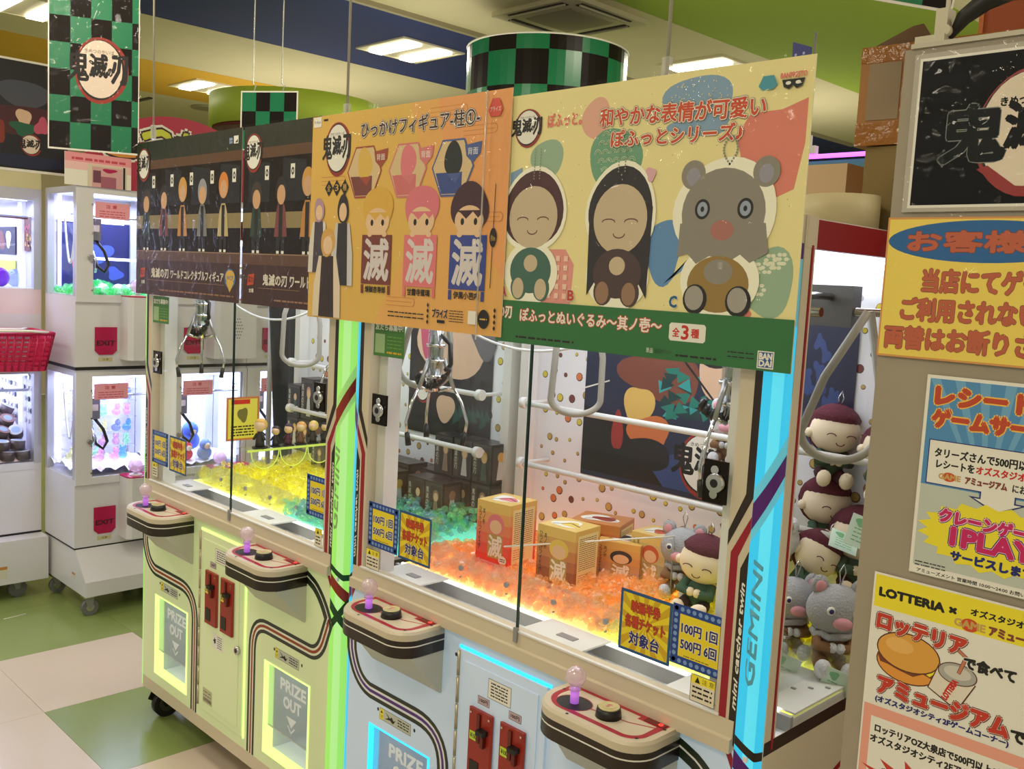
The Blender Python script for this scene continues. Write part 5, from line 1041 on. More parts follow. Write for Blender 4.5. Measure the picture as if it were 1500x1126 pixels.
P.poly([(.098, .275), (.145, .252), (.168, .300), (.112, .318)], LNB); P.poly([(.100, .276), (.144, .255), (.166, .300), (.113, .316)], C('cup_white', 226, 216, 200)); P.ell(.140, .309, .029, .017, LNB); P.ell(.140, .309, .0275, .0155, C('cup_lid', 170, 168, 162)); P.ell(.140, .311, .020, .010, C('cup_lid2', 205, 200, 190)); P.line([(.142, .312), (.150, .338), (.132, .350)], .0058, LNB); P.line([(.142, .312), (.150, .338), (.132, .350)], .0042, C('straw', 200, 120, 90)); P.text('LOTTERIA', .128, .264, .036, .009, INK_RED, bold=.0008, ang=1.15)
CR = C('burger_red', 196, 56, 40, rough=.4); ol = [(C('burger_dark', 90, 30, 24), .0042), (PWHITE, .0028)]
P.text('ロッテリア', .012, .344, .135, .026, CR, bold=.0022, out=ol, ang=-.04); P.text('で食べて', .148, .322, .072, .018, INK, bold=.0014, out=(PWHITE, .0025), ang=.0); P.text('アミュージアム', .022, .242, .195, .027, CR, bold=.0024, out=ol, ang=-.02); P.text('で遊ぶ!', .222, .236, .07, .02, INK, bold=.0014); P.text('(オズスタジオシティ2Fゲームコーナー)', .020, .224, .20, .012, INK_BLUE, bold=.0006)
P.ell(.262, .33, .028, .045, INK_BLUE, n=24); P.blob(.262, .265, .024, .022, C('glove_grey', 170, 168, 168)); PKP = C('burger_pink', 232, 160, 140); P.rect(.003, .003, .297, .218, PKP); P.rect(.016, .06, .285, .200, PWHITE); P.text('ロッテリアOZ大泉店で500円以上ご利用で', .024, .176, .225, .013, INK, bold=.0007); P.text('オズスタジオシティ2Fアミュージアム', .018, .158, .22, .013, INK, bold=.0007)
P.star(.12, .085, .13, .065, 18, CR, .62); P.text('クレーンゲーム', .035, .085, .18, .034, YEL, bold=.002, out=(INK, .004))
P.b.build('burger_poster'); tag(bpy.data.objects['burger_poster'], 'white and yellow burger campaign poster at the lower right', 'poster')
# bracket and black arm on top of the panel
t = thing('clamp_arm', 'black metal arm in a cream clamp on top of the grey panel', 'bracket', (2.69, .02, 2.035)); BG_ = C('clamp_cream', 200, 192, 168, rough=.5)
b = MB(); b.box(-.032, .012, -.02, .02, .0, .016, BG_); b.box(-.006, .012, -.014, .014, .016, .055, BG_); b.box(.003, .008, -.003, .003, .05, .20, BG_); b.build('clamp', t)
b = MB(); b.cyl((.010, -.016, .022), .008, .02, BG_, axis='y', n=14); b.build('knob', t)
b = MB(); b.tube([(.012, 0, .012), (.028, .003, .04), (.055, .01, .062), (.085, .02, .075)], [.004, .012, .015, .016], C('arm_black', 22, 18, 18, rough=.5), n=10); b.tube([(.045, .005, .070), (.30, .05, .066)], .012, C('arm_brown', 60, 50, 44), n=10); b.build('arm', t)
P = Print(front(0, 0, 0)); t = thing('checkered_card', 'corner of a checkered card at the top edge, above the cardboard boxes', 'card', (2.44, .136, 2.186), rz=.775)
b = MB(); b.box(0, .215, 0, .002, 0, .16, PWHITE); b.build('sheet', t); checks(P, .004, .005, .211, .155, .052, .05); P.b.build('print', t); b = MB(); b.tube([(.1, 0, .16), (.1, 0, 1.2)], .002, CORD); b.build('cord', t); t.rotation_euler = (0, .12, .775)
# cardboard boxes behind
CB1 = C('cardboard_orange', 158, 108, 50, rough=.45, var=.06, vscale=9); CB2 = C('cardboard_olive', 128, 108, 62, rough=.7); TAPE = C('tape_brown', 150, 96, 30, rough=.15, bump=.4, bscale=30)
t = thing('cardboard_box', 'taped orange brown cardboard box, top of the stack behind the grey panel', 'box', (2.355, .44, 1.966), rz=.06)
b = MB(); b.box(0, .30, 0, .26, 0, .195, CB1); b.build('carton', t); b = MB(); b.box(-.001, .301, -.0012, .0, 0, .045, TAPE); b.box(.086, .14, -.0014, 0, .0, .196, TAPE); b.box(-.001, .30, -.0012, 0, .165, .197, TAPE); b.build('tape', t)
b = MB(); b.box(.018, .084, -.0018, 0, .05, .162, C('label_grey_brown', 140, 120, 92, rough=.5)); b.build('paper_label', t); b = MB(); b.prism([(0, 0), (.13, .0), (.105, .038), (.085, .036)], .0, .004, C('cardboard_dark', 100, 70, 38, rough=.6), fn=lambda a, z, y: (a + .01, y + .01, z + .195)); b.build('flap', t)
t = thing('cardboard_box', 'olive brown cardboard box with black strap handle, under the taped one', 'box', (2.375, .45, 1.792)); b = MB(); b.box(0, .34, 0, .28, 0, .172, CB2); b.build('carton', t)
b = MB(); b.tube([(.125, -.004, .155), (.085, -.006, .115), (.073, -.008, .100), (.078, -.008, .094), (.12, -.004, .095)], .006, BLACK, n=8); b.build('strap_handle', t)
b = MB(); b.box(1.80, 2.262, .60, .68, 1.7905, 1.956, C('board_beige', 200, 172, 136, rough=.7)); P = Print(front(1.80, .60, 1.79)); P.lines(.33, .06, .40, .09, 2, C('board_mark', 186, 156, 120), .5); b.join(P.b); tag(b.build('flat_carton'), 'flat beige carton lying on top of the cyan machine', 'box')
b = MB(); b.cyl((2.375, .37, 1.7905), .073, .066, C('tape_roll_cream', 212, 200, 160, rough=.5), n=40); b.cyl((2.375, .37, 1.7905 + .0005), .035, .0662, C('roll_core', 150, 130, 90), n=24); tag(b.build('tape_roll'), 'wide cream coloured tape roll lying on the machine roof corner', 'roll')
b = MB(); b.box(2.456, 2.95, .78, 1.1, 0, 2.33, C('cabinet_orange', 150, 68, 20, rough=.6)); b.box(2.452, 2.462, .775, 1.1, 0, 2.332, C('cabinet_orange_edge', 180, 100, 40)); tag(b.build('tall_cabinet'), 'tall orange brown cabinet behind the boxes at the top right', 'cabinet')
# bank behind with purple neon tube
t = thing('rear_game_bank', 'far game machine with teal printed header under a purple neon tube', 'game machine', (0, 1.4, 0)); b = MB(); b.box(.6, 2.25, 0, .6, 0, 1.96, CREAM); b.build('cabinet', t)
b = MB(); b.box(.6, 2.25, .0, .02, 1.96, 2.085, C('header_teal', 60, 130, 130, rough=.4)); b.build('header_sheet', t); b = MB(); b.cyl((.6, -.01, 2.098), .007, 1.6, C('neon_purple', 220, 110, 255, emit=3.0, ecol=(205, 90, 255)), axis='x', n=10); b.build('neon_tube', t)
P = Print(front(0, 0, 0)); P.blob(1.95, 2.0, .06, .045, C('fig_hair2', 60, 40, 44), w=.1); logo(P, 1.69, 2.045, .038, .034, kana=False); P.b.build('header_print', t)
t = thing('blue_pennant', 'small dark blue flowered pennant on a thin stick above the plush poster', 'flag', (1.722, 1.38, 2.105)); b = MB(); b.tube([(0, 0, 0), (.0, 0, .38)], .0045, GREY, n=6); b.box(-.035, .035, -.012, .012, 0, .025, WHITE); b.box(-.012, .012, -.012, .012, .025, .06, WHITE); b.build('stick', t)
b = MB(); b.poly = None; b.prism([(-.075, .20), (-.010, .24), (-.010, .335), (-.078, .36)], -.001, .001, C('pennant_blue', 50, 54, 130, rough=.5), fn=lambda a, z, y: (a, y, z)); b.build('cloth', t)
P = Print(lambda u, v, n: (u, -.001 - n, v)); rg = random.Random(3)
for k in range(12): P.ell(-.065 + rg.random() * .045, .25 + rg.random() * .08, .005, .005, C('pennant_flower', 170, 170, 220), n=6)
P.b.build('flower_print', t)

# ================================================================== BACKGROUND: SMALL TWO TIER MACHINES AT LEFT
MW = C('mini_white', 214, 212, 218, rough=.3); MW2 = C('mini_frame', 190, 190, 196, rough=.35, metal=.2); MAG = C('exit_magenta', 176, 24, 78, rough=.25); SEAMK = C('seam_black', 20, 20, 20)
LEDV = C('led_violet', 225, 225, 255, emit=5, ecol=(190, 195, 255)); PINKP = C('pink_paper', 236, 160, 176, rough=.5)
def tier_contents(par, x0, y0, w, z0, z1): pass
def mini(y0, label, key):
    T_ = thing('mini_crane_game', label, 'crane game', (-1.22, y0, 0), 'white two tier mini crane games'); w = .432
    # local: x=0 front, negative x into the machine, y 0..w
    b = MB(); b.prism([(0, .30), (-.38, .30), (-.38, .10), (.125, .10), (.125, .17)], .004, w - .004, MW, fn=lambda x, z, y: (x, y, z)); b.build('base', T_)
    for (za, zb, tier) in ((.305, 1.145, 'lower'), (1.160, 1.985, 'upper')):
        wz0 = za + .355; wz1 = zb - .03
        b = MB(); b.box(-.38, 0, 0, w, za, wz0 - .03, MW); b.box(-.38, 0, 0, w, wz1, zb, MW2)
        for (x, y) in ((-.03, 0), (-.38, 0), (-.03, w - .03), (-.38, w - .03)): b.box(x, x + .03, y, y + .03, wz0 - .03, wz1, MW2)
        b.box(-.38, -.37, .03, w - .03, wz0 - .03, wz1, MW); b.box(-.37, -.02, .01, w - .01, wz0 - .035, wz0 - .025, MW); bd = b.build(tier + '_cabinet', T_)
        b = MB(); b.box(-.002, .012, .0, w, wz0 - .055, wz0 - .02, MW); b.box(-.002, .012, 0, .075, wz0 - .02, zb - .01, MW); b.box(-.002, .012, w - .02, w, wz0 - .02, zb - .01, MW); b.box(-.002, .012, .075, w - .02, wz1, zb - .01, MW); b.build('door_frame', bd)
        b = MB(); b.add([(.004, .07, wz0 - .02), (.004, w - .02, wz0 - .02), (.004, w - .02, wz1), (.004, .07, wz1)], [(0, 1, 2, 3)], GLASS); b.build('front_glass', bd)
        b = MB(); b.add([(-.35, .002, wz0 - .03), (-.03, .002, wz0 - .03), (-.03, .002, wz1), (-.35, .002, wz1)], [(0, 1, 2, 3)], GLASS); b.build('side_glass', bd)
        b = MB(); b.box(-.03, -.015, .08, w - .03, wz1 - .012, wz1 - .004, LEDV); b.box(-.36, -.34, .05, .06, wz0, wz1, LEDV); b.box(-.37, -.36, .06, w - .06, wz1 - .12, wz1 - .03, C('lit_panel', 240, 242, 255, emit=1.5, ecol=(220, 225, 255))); b.build('led_strip', bd)
        b = MB(); b.cyl((-.05, .01, wz1 - .10), .006, w - .02, CHROME, axis='y', n=8); b.cyl((-.35, .06, wz1 - .09), .006, .30, CHROME, axis='x', n=8); b.build('rail', bd)
        b = MB(); b.box(-.10, -.05, .075, .135, wz1 - .21, wz1 - .11, C('winch_grey', 120, 122, 128)); b.box(-.05, -.048, .082, .126, wz1 - .17, wz1 - .14, PWHITE); b.tube([(-.07, .11, wz1 - .20), (-.05, .15, wz1 - .26), (-.05, .17, wz1 - .32), (-.05, .15, wz1 - .355), (-.06, .12, wz1 - .33), (-.07, .11, wz1 - .29)], .008, BLACK, n=8)
        for a in (0, 2.1, 4.2): b.tube([(-.075, .108, wz1 - .26), (-.075 + .03 * cos(a), .108 + .03 * sin(a), wz1 - .31), (-.075 + .02 * cos(a), .108 + .02 * sin(a), wz1 - .36)], .003, CHROME, n=6)
        b.build('claw', bd)
        b = MB(); b.tube([(-.28 + .16 * t_ + 0, .05, wz1 - .06 - .26 * sin(pi * t_)) for t_ in [i / 14 for i in range(15)]], .005, C('hose_white', 225, 225, 225), n=6); b.build('cable_loop', bd)
        P = Print(side(.0045, .085, wz1 - .11)); P.rect(0, 0, .16, .075, PINKP); P.text('注 意', .05, .048, .05, .016, C('pink_ink', 200, 70, 90), bold=.0006); P.lines(.02, .006, .14, .04, 3, C('pink_ink'), .35); P.b.build('window_label', bd)
        b = MB(); b.box(.0, .006, .088, .190, za + .055 + .02, za + .185, MAG, bev=0); b.prism([(.088, za + .075), (.108, za + .056), (.170, za + .056), (.190, za + .075)], 0, .006, MAG, fn=lambda y, z, x: (x, y, z)); P = Print(side(.0065, .09, za + .10)); P.text('EXIT', .006, .0, .085, .022, C('exit_text', 60, 10, 30), bold=.0012, out=(C('exit_pale', 210, 90, 140), .001)); b.join(P.b); b.build('exit_flap', bd)
        P = Print(side(.001, .105, za + .025)); P.rect(0, 0, .065, .018, C('label_cream', 200, 190, 140)); P.text('注意', .018, .004, .03, .010, INK); P.b.build('caution_label', bd)
        b = MB(); ztp = za + .330; b.prism([(0, .205), (0, w - .006), (.11, w - .006), (.11, .225), (.09, .205)], za + .035, ztp, MW); b.prism([(0, .205), (0, w - .006), (.11, w - .006), (.11, .225), (.09, .205)], ztp, ztp + .006, MAG)
        for j in range(7):
            for i in range(5 - abs(3 - j)): b.cyl((.109, .30 + i * .012 + abs(3 - j) * .006, za + .14 + j * .016), .003, .002, BLACK, axis='x', n=6)
        cb = b.build('control_box', bd)
        b = MB(); rq = random.Random(2); b.cyl((.055, .265, ztp + .004), .030, .006, WHITE, n=16); b.cyl((.055, .265, ztp + .006), .010, .02, CHROME, n=10); b.sph((.055, .265, ztp + .05), .034, glassmat('mini_ball', (1, .85, .95), .9, .05, .1, haze=.5, hazecol=(.95, .75, .88)), n=12, fn=lambda p: p * rq.uniform(.92, 1.06)); b.build('crystal_joystick', cb)
        b = MB(); b.cyl((.012, .062, wz0 + .15), .012, .014, CHROME, axis='x', n=14); b.build('lock', bd)
        for q in range(4): 
            b = MB(); b.cyl((.012, .070, wz0 + .0 + q * .13), .004, .005, CHROME, axis='x', n=8); b.build('screw', bd)
        area('mini_light', (-1.22 - .19, y0 + w / 2, wz1 - .02), .25, .3, 5.5, (.60, .66, 1.0))
    b = MB(); b.box(-.381, .0015, -.001, w + .001, 1.145, 1.160, SEAMK); b.box(-.381, .0015, -.001, w + .001, .298, .305, SEAMK); b.build('seam', T_)
    b = MB(); b.box(.100, .1255, .06, .10, .16, .19, C('label_orange', 190, 130, 60)); 
    for (x, y) in ((.08, .04), (.08, w - .04), (-.33, .04), (-.33, w - .04)):
        c = MB(); c.cyl((x - .012, y - .0, .038), .038, .024, C('wheel_grey', 110, 110, 112, rough=.4), axis='x', n=20); c.cyl((x - .014, y, .038), .018, .028, CHROME, axis='x', n=14); c.box(x - .022, x + .022, y - .035, y + .02, .088, .10, CHROME); c.prism([(y - .03, .09), (y + .015, .09), (y + .010, .038), (y - .010, .038)], x + .014, x + .018, GREY, fn=lambda a, z, q: (q, a, z)); c.build('caster', T_)
    P = Print(lambda u, v, n: (u, .004 - n, v)); P.rect(-.04, .155, .0, .185, C('label_white', 210, 205, 190)); P.rect(-.04, .175, .0, .185, C('label_orange')); P.b.build('side_label', T_)
    return T_
mini(.200, 'nearest white two tier mini crane game with magenta exit flaps and casters', 'a')
mini(.636, 'white two tier mini crane game seen through the end glass of the lime machine', 'b')
mini(1.072, 'third white two tier mini crane game, mostly behind the yellow notice and figures', 'c')
mini(1.508, 'farthest white two tier mini crane game in the row', 'd')
# contents of the mini machines
def ball(x, y, z, r, m, label, name='glass_ball', g='coloured balls in the left machines'):
    b = MB(); b.sph((0, 0, 0), r, m, n=18); o = b.build(name); o.location = (x, y, z + r); return tag(o, label, 'ball', g)
gb = gemmat('ball_blue', (110, 130, 235)); gp = C('ball_violet', 120, 20, 225, rough=.15, coat=.5); ggr = gemmat('gem_green', (70, 230, 120)); gbl = gemmat('gem_blue', (70, 150, 240)); gpk = gemmat('gem_pink', (245, 150, 200))
heap('plastic_gems', 'bright green gems in the upper part of the nearest mini machine', -1.55, -1.24, .21, .60, 1.485, lambda x, y: .05 + .04 * n1(x, y), 350, [ggr, gemmat('gem_mint')], 11, size=.016)
for k, yq in enumerate((.30, .365, .43, .50)):
    ball(-1.30 - (k % 2) * .03, yq, 1.487, .030, C('ball_white', 235, 235, 240, rough=.3), 'white capsule ball in the upper mini machine window, %s from the near side' % nm[k])
def snow(name, label, x0, x1, y0, y1, z0, hh, seed):
    b = MB(); nx, ny = 14, 18; f = hN(seed); vs = []
    for i in range(nx + 1):
        for j in range(ny + 1): vs.append((x0 + (x1 - x0) * i / nx, y0 + (y1 - y0) * j / ny, z0 + hh * (.6 + .4 * f(i * .09, j * .09)) * (1 if x0 < 0 else 1)))
    b.add(vs, [(i * (ny + 1) + j, (i + 1) * (ny + 1) + j, (i + 1) * (ny + 1) + j + 1, i * (ny + 1) + j + 1) for i in range(nx) for j in range(ny)], C('cotton_white', 240, 236, 250, rough=.9), True); return tag(b.build(name), label, 'padding', kind='stuff')
b = MB(); b.box(-1.588, -1.582, .25, .60, 1.49, 1.84, C('sheet_deep_blue', 30, 34, 84, rough=.4)); P = Print(side(-1.582, .25, 1.49)); P.blob(.2, .2, .06, .05, C('sheet_mid_blue', 60, 80, 170), w=.2); P.blob(.28, .1, .04, .03, C('sheet_mid_blue'), w=.2); P.blob(.1, .12, .03, .05, C('print_pink'), w=.2); b.join(P.b); tag(b.build('inner_sheet'), 'deep blue printed sheet at the back of the near upper window', 'poster')
b = MB(); b.box(-1.40, -1.39, .26, .60, 1.655, 1.668, LEDV); tag(b.build('glowing_bar'), 'white glowing bar across the near upper window', 'bar')
snow('white_padding', 'white padding on the lower bed of the nearest mini machine', -1.57, -1.235, .215, .62, .632, .06, 3); snow('white_padding', 'white padding in the lower bed of the second mini machine', -1.57, -1.235, .65, 1.055, .632, .05, 4)
rg = random.Random(12); cols = [(gpk, 'pink'), (gbl, 'blue'), (GT[1], 'mint'), (GY[1], 'pale yellow'), (gpk, 'rose'), (gb, 'violet blue')]
def gemtoy(x, y, z, m, label, s_=.026):
    t = thing('glass_toy', label, 'glass toy', (x, y, z), 'shiny glass toys in the mini machine', rg.uniform(-.6, 1.6)); b = MB(); b.sph((0, 0, s_ * .8), s_, m, n=10, sc=(1, .8, .8)); b.build('body', t)
    b = MB(); b.sph((s_ * .4, 0, s_ * 1.9), s_ * .62, m, n=8); b.build('head', t)
    for q in (-1, 1): b = MB(); b.sph((s_ * .4, q * s_ * .4, s_ * 2.45), s_ * .22, m, n=6); b.build('ear', t)
spots = [(y, z, c) for z in (.73, .80, .88, .96, 1.02) for y, c in ((.31, 0), (.375, 1), (.44, 2), (.505, 3), (.56, 4))]
for i, (y, z, c) in enumerate(spots):
    m, cn = cols[(c + i) % 6]; gemtoy(-1.50, y, z, m, '%s glass toy on the %s back shelf of the lower window, %s along' % (cn, ('lowest', 'second', 'middle', 'fourth', 'top')[i // 5], nm[i % 5]), .024)
b = MB()
for z in (.728, .798, .878, .958, 1.018): b.box(-1.535, -1.47, .25, .60, z - .005, z - .001, ACRYL)
tag(b.build('glass_shelves'), 'clear stepped shelves behind the lower window of the near mini machine', 'shelf')
for i, (x, y, c, lb) in enumerate(((-1.30, .34, 0, 'pink glass toy on the white padding, near end'), (-1.29, .41, 4, 'rose glass toy in the middle of the white padding'), (-1.33, .47, 1, 'blue glass toy on the white padding, far end'), (-1.40, .36, 2, 'mint glass toy behind on the padding'), (-1.40, .25, 3, 'pale yellow glass toy behind the side window'), (-1.33, .25, 1, 'blue glass toy in the corner behind the side window'))): gemtoy(x, y, .69, cols[c][0], lb, .028)
# rounded soft toys in the second mini machine (plain shapes)
def softtoy(x, y, z, m, lb, s_=.05):
    t = thing('soft_toy', lb, 'plush toy', (x, y, z), 'blue and pink soft toys in the second mini machine'); b = MB(); b.sph((0, 0, s_ * .8), s_, m, n=14, sc=(.8, 1, .9)); b.build('body', t); b = MB(); b.sph((.01, 0, s_ * 1.9), s_ * .75, m, n=12); b.build('head', t); b = MB(); b.sph((.028, 0, s_ * 1.8), s_ * .45, C('plush_face'), n=10); b.build('face', t)
softtoy(-1.40, .735, .69, C('soft_blue', 60, 110, 200, rough=.9), 'dark blue soft toy at the near end'); softtoy(-1.38, .84, .70, C('soft_sky', 90, 130, 235, rough=.9), 'bright blue soft toy in the middle', .055); softtoy(-1.29, .78, .665, C('soft_red', 235, 80, 110, rough=.9), 'coral red soft toy lying in front', .035); softtoy(-1.29, .88, .66, C('soft_pale', 130, 160, 220, rough=.9), 'pale blue soft toy at the front right', .04); softtoy(-1.35, .69, .67, C('soft_pink', 230, 120, 170, rough=.9), 'pink soft toy at the window edge', .04)
snowm = None
b = MB(); b.box(-1.585, -1.235, .21, .62, 1.482, 1.487, WHITE); tag(b.build('window_bed'), 'white bed board in the upper window of the near mini machine', 'board')

# big corner machine at the very left
t = thing('large_crane_game', 'large white two tier crane game cut off by the left picture edge', 'crane game', (-1.62, 0, 0)); y1 = .188; y0 = -.9
b = MB(); b.box(-.9, .10, y0, y1, .09, .30, MW); b.build('base', t); b = MB(); b.box(-.9, 0, y0, y1, .31, .62, MW); b.box(-.9, 0, y0, y1, 1.15, 1.38, MW); b.box(-.9, 0, y0, y1, 1.38, 1.50, C('ledge_pink', 226, 205, 208)); b.box(-.9, 0, y0, y1, 1.97, 2.05, C('header_cream', 205, 195, 150)); b.box(-.9, .002, y0, y1, 1.92, 1.975, MW2); b.box(-.9, .002, y0, y1, 1.09, 1.145, MW2); b.box(-.9, .002, y0, y1, .62, .655, MW); b.box(-.9, -.89, y0, y1, .3, 1.95, MW); b.box(-.88, -.03, y1 - .012, y1 - .002, .6, 1.95, MW); b.box(-.24, -.18, y1 - .03, y1 - .012, .6, 1.95, C('lit_post', 225, 228, 255, emit=.8, ecol=(190, 195, 255))); b.box(-.89, -.01, y0 + .1, y1 - .01, 1.497, 1.503, MW); b.build('cabinet', t)
for zz in ((.65, 1.09), (1.50, 1.93)):
    for q in ((-.03, .003, y1 - .035, y1), (-.9, -.86, y1 - .03, y1), (-.03, .003, y0, y0 + .03)): b = MB(); b.box(*q, *zz, MW2); b.build('corner_post', t)
b = MB(); b.box(-.9, .0015, y0, y1, 1.143, 1.152, SEAMK); b.box(-.9, .0015, y0, y1, .30, .31, SEAMK); b.build('seam', t)
for zz in ((.65, 1.09), (1.50, 1.93)):
    b = MB(); b.add([(0, y0 + .03, zz[0]), (0, y1 - .03, zz[0]), (0, y1 - .03, zz[1]), (0, y0 + .03, zz[1])], [(0, 1, 2, 3)], GLASS); b.build('front_glass', t)
    b = MB(); b.box(-.86, -.84, y0 + .1, y1 - .05, zz[1] - .14, zz[1] - .02, C('lit_panel', 240, 242, 255)); b.box(-.84, -.80, .06, .10, zz[0], zz[1], LEDV); b.box(-.06, -.04, y0 + .05, y1 - .05, zz[1] - .012, zz[1] - .004, LEDV); b.build('led_panel', t)
    b = MB(); b.cyl((-.10, y0 + .03, zz[1] - .09), .008, y1 - y0 - .06, CHROME, axis='y', n=8); b.cyl((-.85, -.02, zz[1] - .07), .008, .8, CHROME, axis='x', n=8); b.build('rail', t)
    b = MB(); b.tube([(-.3, .0, zz[1] - .10), (-.3, -.06, zz[1] - .20), (-.3, -.14, zz[1] - .30)], .011, C('arm_white', 225, 225, 230), n=8); b.cyl((-.3, .02, zz[1] - .20), .03, .06, BLACK, n=12); b.build('claw', t)
    area('large_machine_light', (-1.62 - .4, -.3, zz[1] - .02), .6, .8, 14, (.60, .66, 1.0))
for x in (.02, -.8):
    for y in (y1 - .12, y0 + .1): c = MB(); c.cyl((x - .014, y, .042), .042, .028, C('wheel_grey', 110, 110, 112), axis='x', n=20); c.box(x - .025, x + .025, y - .04, y + .02, .084, .092, CHROME); c.prism([(y - .03, .09), (y + .015, .09), (y + .010, .04), (y - .010, .04)], x + .016, x + .020, GREY, fn=lambda a, z, q: (q, a, z)); c.build('caster', t)
P = Print(side(.1005, 0, 0)); P.rect(-.05, .12, .0, .18, C('label_white')); P.rect(-.05, .165, .0, .18, C('label_orange')); P.b.build('base_label', t)
ball(-1.80, .055, 1.50, .048, gp, 'shiny violet ball on the upper ledge of the left machine'); ball(-1.86, -.04, 1.50, .052, gb, 'blue clear ball left of the violet ball'); ball(-1.88, .155, 1.50, .045, gb, 'blue clear ball right of the violet ball')
b = MB(); b.box(-2.45, -1.93, .168, .174, 1.66, 1.80, C('inner_sheet_dark', 46, 40, 60)); P = Print(front(-2.45, .168, 1.66)); P.blob(.3, .07, .06, .05, C('print_rust')); P.blob(.42, .08, .04, .04, PWHITE); b.join(P.b); tag(b.build('inner_sheet'), 'dark printed sheet in the upper window of the left machine', 'poster')
b = MB(); b.box(-2.45, -1.93, .168, .174, 1.57, 1.63, C('inner_yellow', 190, 200, 70)); tag(b.build('inner_strip'), 'yellow green strip below the dark sheet, upper left window', 'sheet')
b = MB(); b.box(-1.795, -1.66, .168, .174, 1.68, 1.845, C('print_rust')); P = Print(front(-1.795, .168, 1.68)); P.flat()
for k in range(30): P.blob(.012 + rg.random() * .11, .01 + rg.random() * .14, .008, .01, [C('print_straw'), C('print_pink'), DKGR][k % 3], w=.2)
b.join(P.b); tag(b.build('inner_sheet'), 'reddish patterned sheet beside the lit post, upper left window', 'poster')
b = MB()
for j in range(5):
    for i in range(14): b.cyl((-2.35 + i * .05, .170 - .004 * (j % 2), .84 + j * .055), .013, .004, [CHROME, C('tin_cap_aqua'), C('charm_dark', 50, 56, 70), C('tin_cap_pink')][(i + j) % 4], axis='y', n=8)
tag(b.build('charm_board'), 'wall of small round charms behind the tins in the left machine', 'charms', kind='stuff')
# round tins pile in the lower part
def tin(x, y, z, r, h, cap, lb, rx=0, ry=0):
    t = thing('round_tin', lb, 'tin', (x, y, z), 'round tins heaped in the lower left machine'); t.rotation_euler = (rx, ry, 0); b = MB(); b.cyl((0, 0, 0), r, h, C('tin_brown', 84, 70, 70, rough=.4), n=20); b.build('tin_body', t); b = MB(); b.cyl((0, 0, h), r * .97, .003, cap, n=20); b.cyl((0, 0, h + .003), r * .6, .0006, C('tin_print', 150, 170, 200), n=14); b.build('lid', t)
caps = [C('tin_cap_white', 220, 214, 222), C('tin_cap_aqua', 120, 190, 210), C('tin_cap_pink', 220, 150, 175), C('tin_cap_brown', 150, 110, 100)]; ci = 0
words = ['far left', 'left', 'left middle', 'middle', 'right middle', 'right', 'far right']
for row, (n_, xx, zz, off) in enumerate(((7, -1.66, .665, 0), (7, -1.69, .715, .02), (6, -1.77, .768, 0), (6, -1.84, .815, .03), (5, -1.92, .86, .01))):
    for k in range(n_):
        y = .118 - k * .074 - off
        tin(xx + rg.uniform(-.01, .01), y, zz, .034, .042, caps[(k + row) % 4], 'round tin with %s lid, %s in the %s row' % (('white', 'aqua', 'pink', 'brown')[(k + row) % 4], words[k], ('front', 'second', 'third', 'fourth', 'back')[row]), rg.uniform(-.1, .1) if row < 2 else rg.uniform(-.6, .3), rg.uniform(-.05, .1) if row < 2 else rg.uniform(.1, .7))
b = MB(); b.prism([(-1.64, .66), (-2.05, .66), (-2.05, .89), (-1.95, .87)], -.45, .15, C('ledge_pink'), fn=lambda x, z, y: (x, y, z)); tag(b.build('tin_ramp'), 'pale sloping board under the heap of round tins', 'board')
# pink basket hung on the large machine
t = thing('shopping_basket', 'pink perforated shopping basket with white handles at the left edge', 'basket', (-1.44, -.115, 1.14)); BK = C('basket_pink', 190, 20, 76, rough=.35)
b = MB()
def bq(z): q = z / .17; return .13 + .012 * q, .215 + .035 * q
for (sx, sy) in ((1, 0), (-1, 0), (0, 1), (0, -1)):
    L = 15 if sx else 10
    for row in range(7):
        za, zb = row * .0215 + .008, row * .0215 + .0175
        for half in (0,):
            for (a0, a1) in [(-1, 1)]:
                hx, hy = bq(za); hx2, hy2 = bq(zb)
                if sx: b.add([(sx * hx, -hy, za - .004), (sx * hx, hy, za - .004), (sx * hx2, hy2, zb - .001), (sx * hx2, -hy2, zb - .001), (sx * hx - sx * .004, -hy, za - .004), (sx * hx - sx * .004, hy, za - .004), (sx * hx2 - sx * .004, hy2, zb - .001), (sx * hx2 - sx * .004, -hy2, zb - .001)], [(0, 1, 2, 3), (7, 6, 5, 4), (3, 2, 6, 7), (4, 5, 1, 0)], BK)
                else: b.add([(-hx, sy * hy, za - .004), (hx, sy * hy, za - .004), (hx2, sy * hy2, zb - .001), (-hx2, sy * hy2, zb - .001), (-hx, sy * hy - sy * .004, za - .004), (hx, sy * hy - sy * .004, za - .004), (hx2, sy * hy2 - sy * .004, zb - .001), (-hx2, sy * hy2 - sy * .004, zb - .001)], [(0, 1, 2, 3), (7, 6, 5, 4), (3, 2, 6, 7), (4, 5, 1, 0)], BK)
    for k in range(L + 1):
        f = -1 + 2 * k / L; pA = (sx * bq(0)[0] if sx else f * bq(0)[0], sy * bq(0)[1] if sy else f * bq(0)[1], 0); pB = (sx * bq(.17)[0] if sx else f * bq(.17)[0], sy * bq(.17)[1] if sy else f * bq(.17)[1], .165); b.tube([pA, pB], .0055, BK, n=4)
b.box(-.13, .13, -.215, .215, -.004, .004, BK); b.build('basket_body', t)
b = MB(); hx, hy = bq(.17); b.tube([(-hx, -hy, .168), (hx, -hy, .168), (hx, hy, .168), (-hx, hy, .168)], .009, BK, n=8, closed=True); b.build('rim', t)
